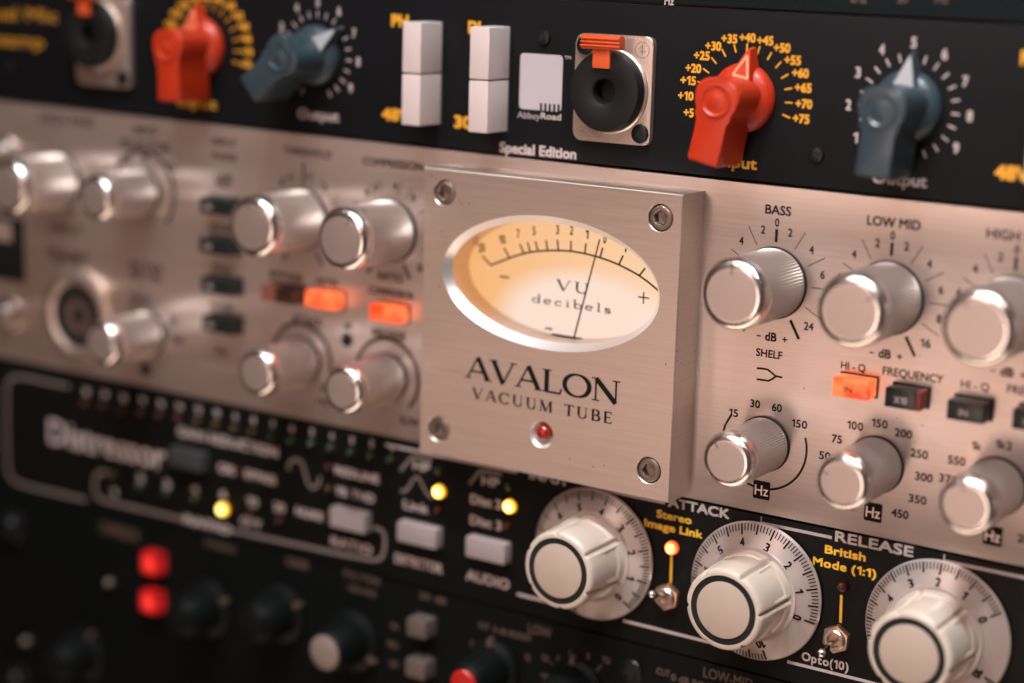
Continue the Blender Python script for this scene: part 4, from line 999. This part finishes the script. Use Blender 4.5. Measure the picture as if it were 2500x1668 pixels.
# ================================================================== UNIT E: dark console equaliser at the bottom
UE = unit('console_unit', 0, -134, 'dark equaliser at the bottom with red and white capped knobs and red lit buttons', 'equaliser')
panel(UE, [(xl, -133.4), (xr, -133.4), (xr, -44.8), (xl, -44.8)], M_BLACK3)
Mesh().box(-218, 218, -132, -46, -140, -3.2, .5).build('chassis', M_CHASSIS, UE, smooth=False)
for x in (-226, 226): rack_screw(UE, x, -60, M_SCREWB); rack_screw(UE, x, -118, M_SCREWB)
M_EKNOB = simple('matt_black_knob', (.0035, .0045, .0045), .5, spec=.12)
def cap_knob(px, py, h, R, capmat, ang, label=None, ph=None, rf=None):
    x, z = P(px, py, h); rf = rf or R * .62
    n = 120
    def mod(i, k, a): return (1 - .02 * max(0, math.cos(a * 20))) if 2 <= i <= 4 else 1
    o = Mesh().lathe([(R * 1.30, .4), (R * 1.28, 1.4), (R * 1.02, 2.6), (R * .98, h * .5), (R * .82, h - 1.4), (R * .74, h - .8), (rf + .1, h - .8)], n, mod=mod, cap=True).build('cap_knob', M_EKNOB, UE, at=(x, z, 0), label=label)
    Mesh().lathe([(rf, h - .9), (rf, h - .2), (rf * .88, h + .25), (rf * .4, h + .45), (.01, h + .5)], 48).build('cap', capmat, o, at=(x, z, 0))
    a = math.radians(ang); ca, sa = math.cos(a), math.sin(a)
    t = Mesh(); t.prism([(x + R * 1.05 * ca - sa * 1.1, z + R * 1.05 * sa + ca * 1.1), (x + R * 1.05 * ca + sa * 1.1, z + R * 1.05 * sa - ca * 1.1), (x + R * 1.42 * ca + sa * .4, z + R * 1.42 * sa - ca * .4), (x + R * 1.42 * ca - sa * .4, z + R * 1.42 * sa + ca * .4)], .6, 2.8, .2)
    t.build('pointer', M_COPINK, o)
cap_knob(1130, 1672, 16, 7.0, M_RED, 92, 'knob with a red cap'); cap_knob(1335, 1720, 16, 7.0, M_RED, 92)
cap_knob(790, 1595, 15, 7.6, simple('grey_pink_cap', (.20, .15, .13), .5), -28, 'knob with a round white cap', rf=5.4)
cap_knob(612, 1527, 15, 7.6, M_EKNOB, 30); cap_knob(434, 1513, 15, 7.6, M_EKNOB, 28); cap_knob(130, 1625, 15, 7.6, M_EKNOB, 60)
cap_knob(1700, 1800, 16, 7.0, M_RED, 92)
for (px, py) in ((363, 1378), (361, 1472)):
    x, z = P(px, py, 5); o = Mesh().box(x - 4.4, x + 4.4, z - 4.3, z + 4.3, 0, .6).build('push_button', M_HOLE, UE, smooth=False, label='square button lit red')
    Mesh().box(-3.9, 3.9, -3.8, 3.8, .3, 5, .9).build('button_cap', M_REDON, o, at=(x, z, 0))
for (k, x0, y0, x1, y1) in (('j', 1368, 740, 1590, 1010), ('j', 1355, 1205, 1575, 1480)):
    a, b = Q(k, x0, y0, 6), Q(k, x1, y1, 6); o = Mesh().box(a[0] - .4, b[0] + .4, b[1] - .4, a[1] + .4, 0, .5).build('push_button', M_HOLE, UE, smooth=False)
    Mesh().box(a[0], b[0], b[1], a[1], .2, 6, .9).build('button_cap', simple('taupe_button_plastic', (.10, .075, .065), .4), o)
for k, x, y in ((6, 720, 890), (6, 1270, 1040), (6, 150, 1290), (6, 1795, 1155)):
    p = Q(k, x, y, 3); Mesh().lathe([(1.4, 0), (1.3, 2), (.8, 2.8), (.01, 3.0)], 20).build('lever', M_STEELD, UE, at=(p[0], p[1], 0))
p = Q('h', 1885, 410); phillips_screw(UE, p[0], p[1], 0, 3.6, M_SCREWB)
for s, k, a, b, c, d, cap in (('LOW', 'h', 1145, 98, 1312, 138, 2.9), ('CUT', 'h', 790, 75, 865, 92, 1.9), ('0 dB BOOST', 'h', 895, 112, 1170, 170, 1.9), ('LOW-MID', 8, 160, 1500, 500, 1568, 3.0), ('CUT', 'h', 2065, 405, 2162, 428, 2.0),
                         ('0 dB BOOST', 8, -60, 1532, 300, 1610, 2.0), ('0', 'h', 1440, 280, 1452, 284, 2.2), ('8', 'h', 1350, 318, 1372, 322, 2.2), ('8', 'h', 1565, 300, 1585, 305, 2.2), ('12', 'h', 1240, 310, 1290, 320, 1.8), ('12', 'h', 1675, 322, 1735, 336, 1.8),
                         ('3', 'h', 730, 210, 750, 215, 2.2), ('15', 'h', 1120, 305, 1160, 315, 2.0), ('FILTER', 'j', 660, 235, 1085, 340, 2.4), ('HIGH PASS', 'j', 710, 395, 1020, 480, 2.2), ('GAIN', 'j', 30, 100, 235, 160, 2.6), ('20 dB', 'j', 1520, 480, 1830, 560, 2.2),
                         ('IN', 'j', 1200, 835, 1280, 850, 2.0), ('PRE', 'j', 1160, 1040, 1280, 1070, 2.0), ('OUT', 'j', 1180, 1270, 1290, 1290, 2.0), ('COMPRESSOR', 6, 680, 505, 950, 560, 4.2), ('DYNAMICS', 6, 1400, 615, 1610, 650, 2.6), ('GATE', 6, 1950, 725, 2110, 770, 2.6), ('6', 'h', 1260, 445, 1290, 450, 2.2)):
    word(s, k, a, b, c, d, cap, M_COPINK, UE, .25)
m = Mesh()
for x0, y0, x1, y1 in ((1300, 345, 1400, 410), (1360, 350, 1425, 400), (1555, 340, 1550, 400), (1670, 365, 1615, 430), (1230, 430, 1260, 440)):
    m.stroke([Q('h', x0, y0), Q('h', x1, y1)], .45, .03)
m.build('control_scale', M_COPINK, UE, smooth=False)

for o in bpy.data.objects:
    for k in ('_w', '_r'):
        if k in o.keys(): del o[k]
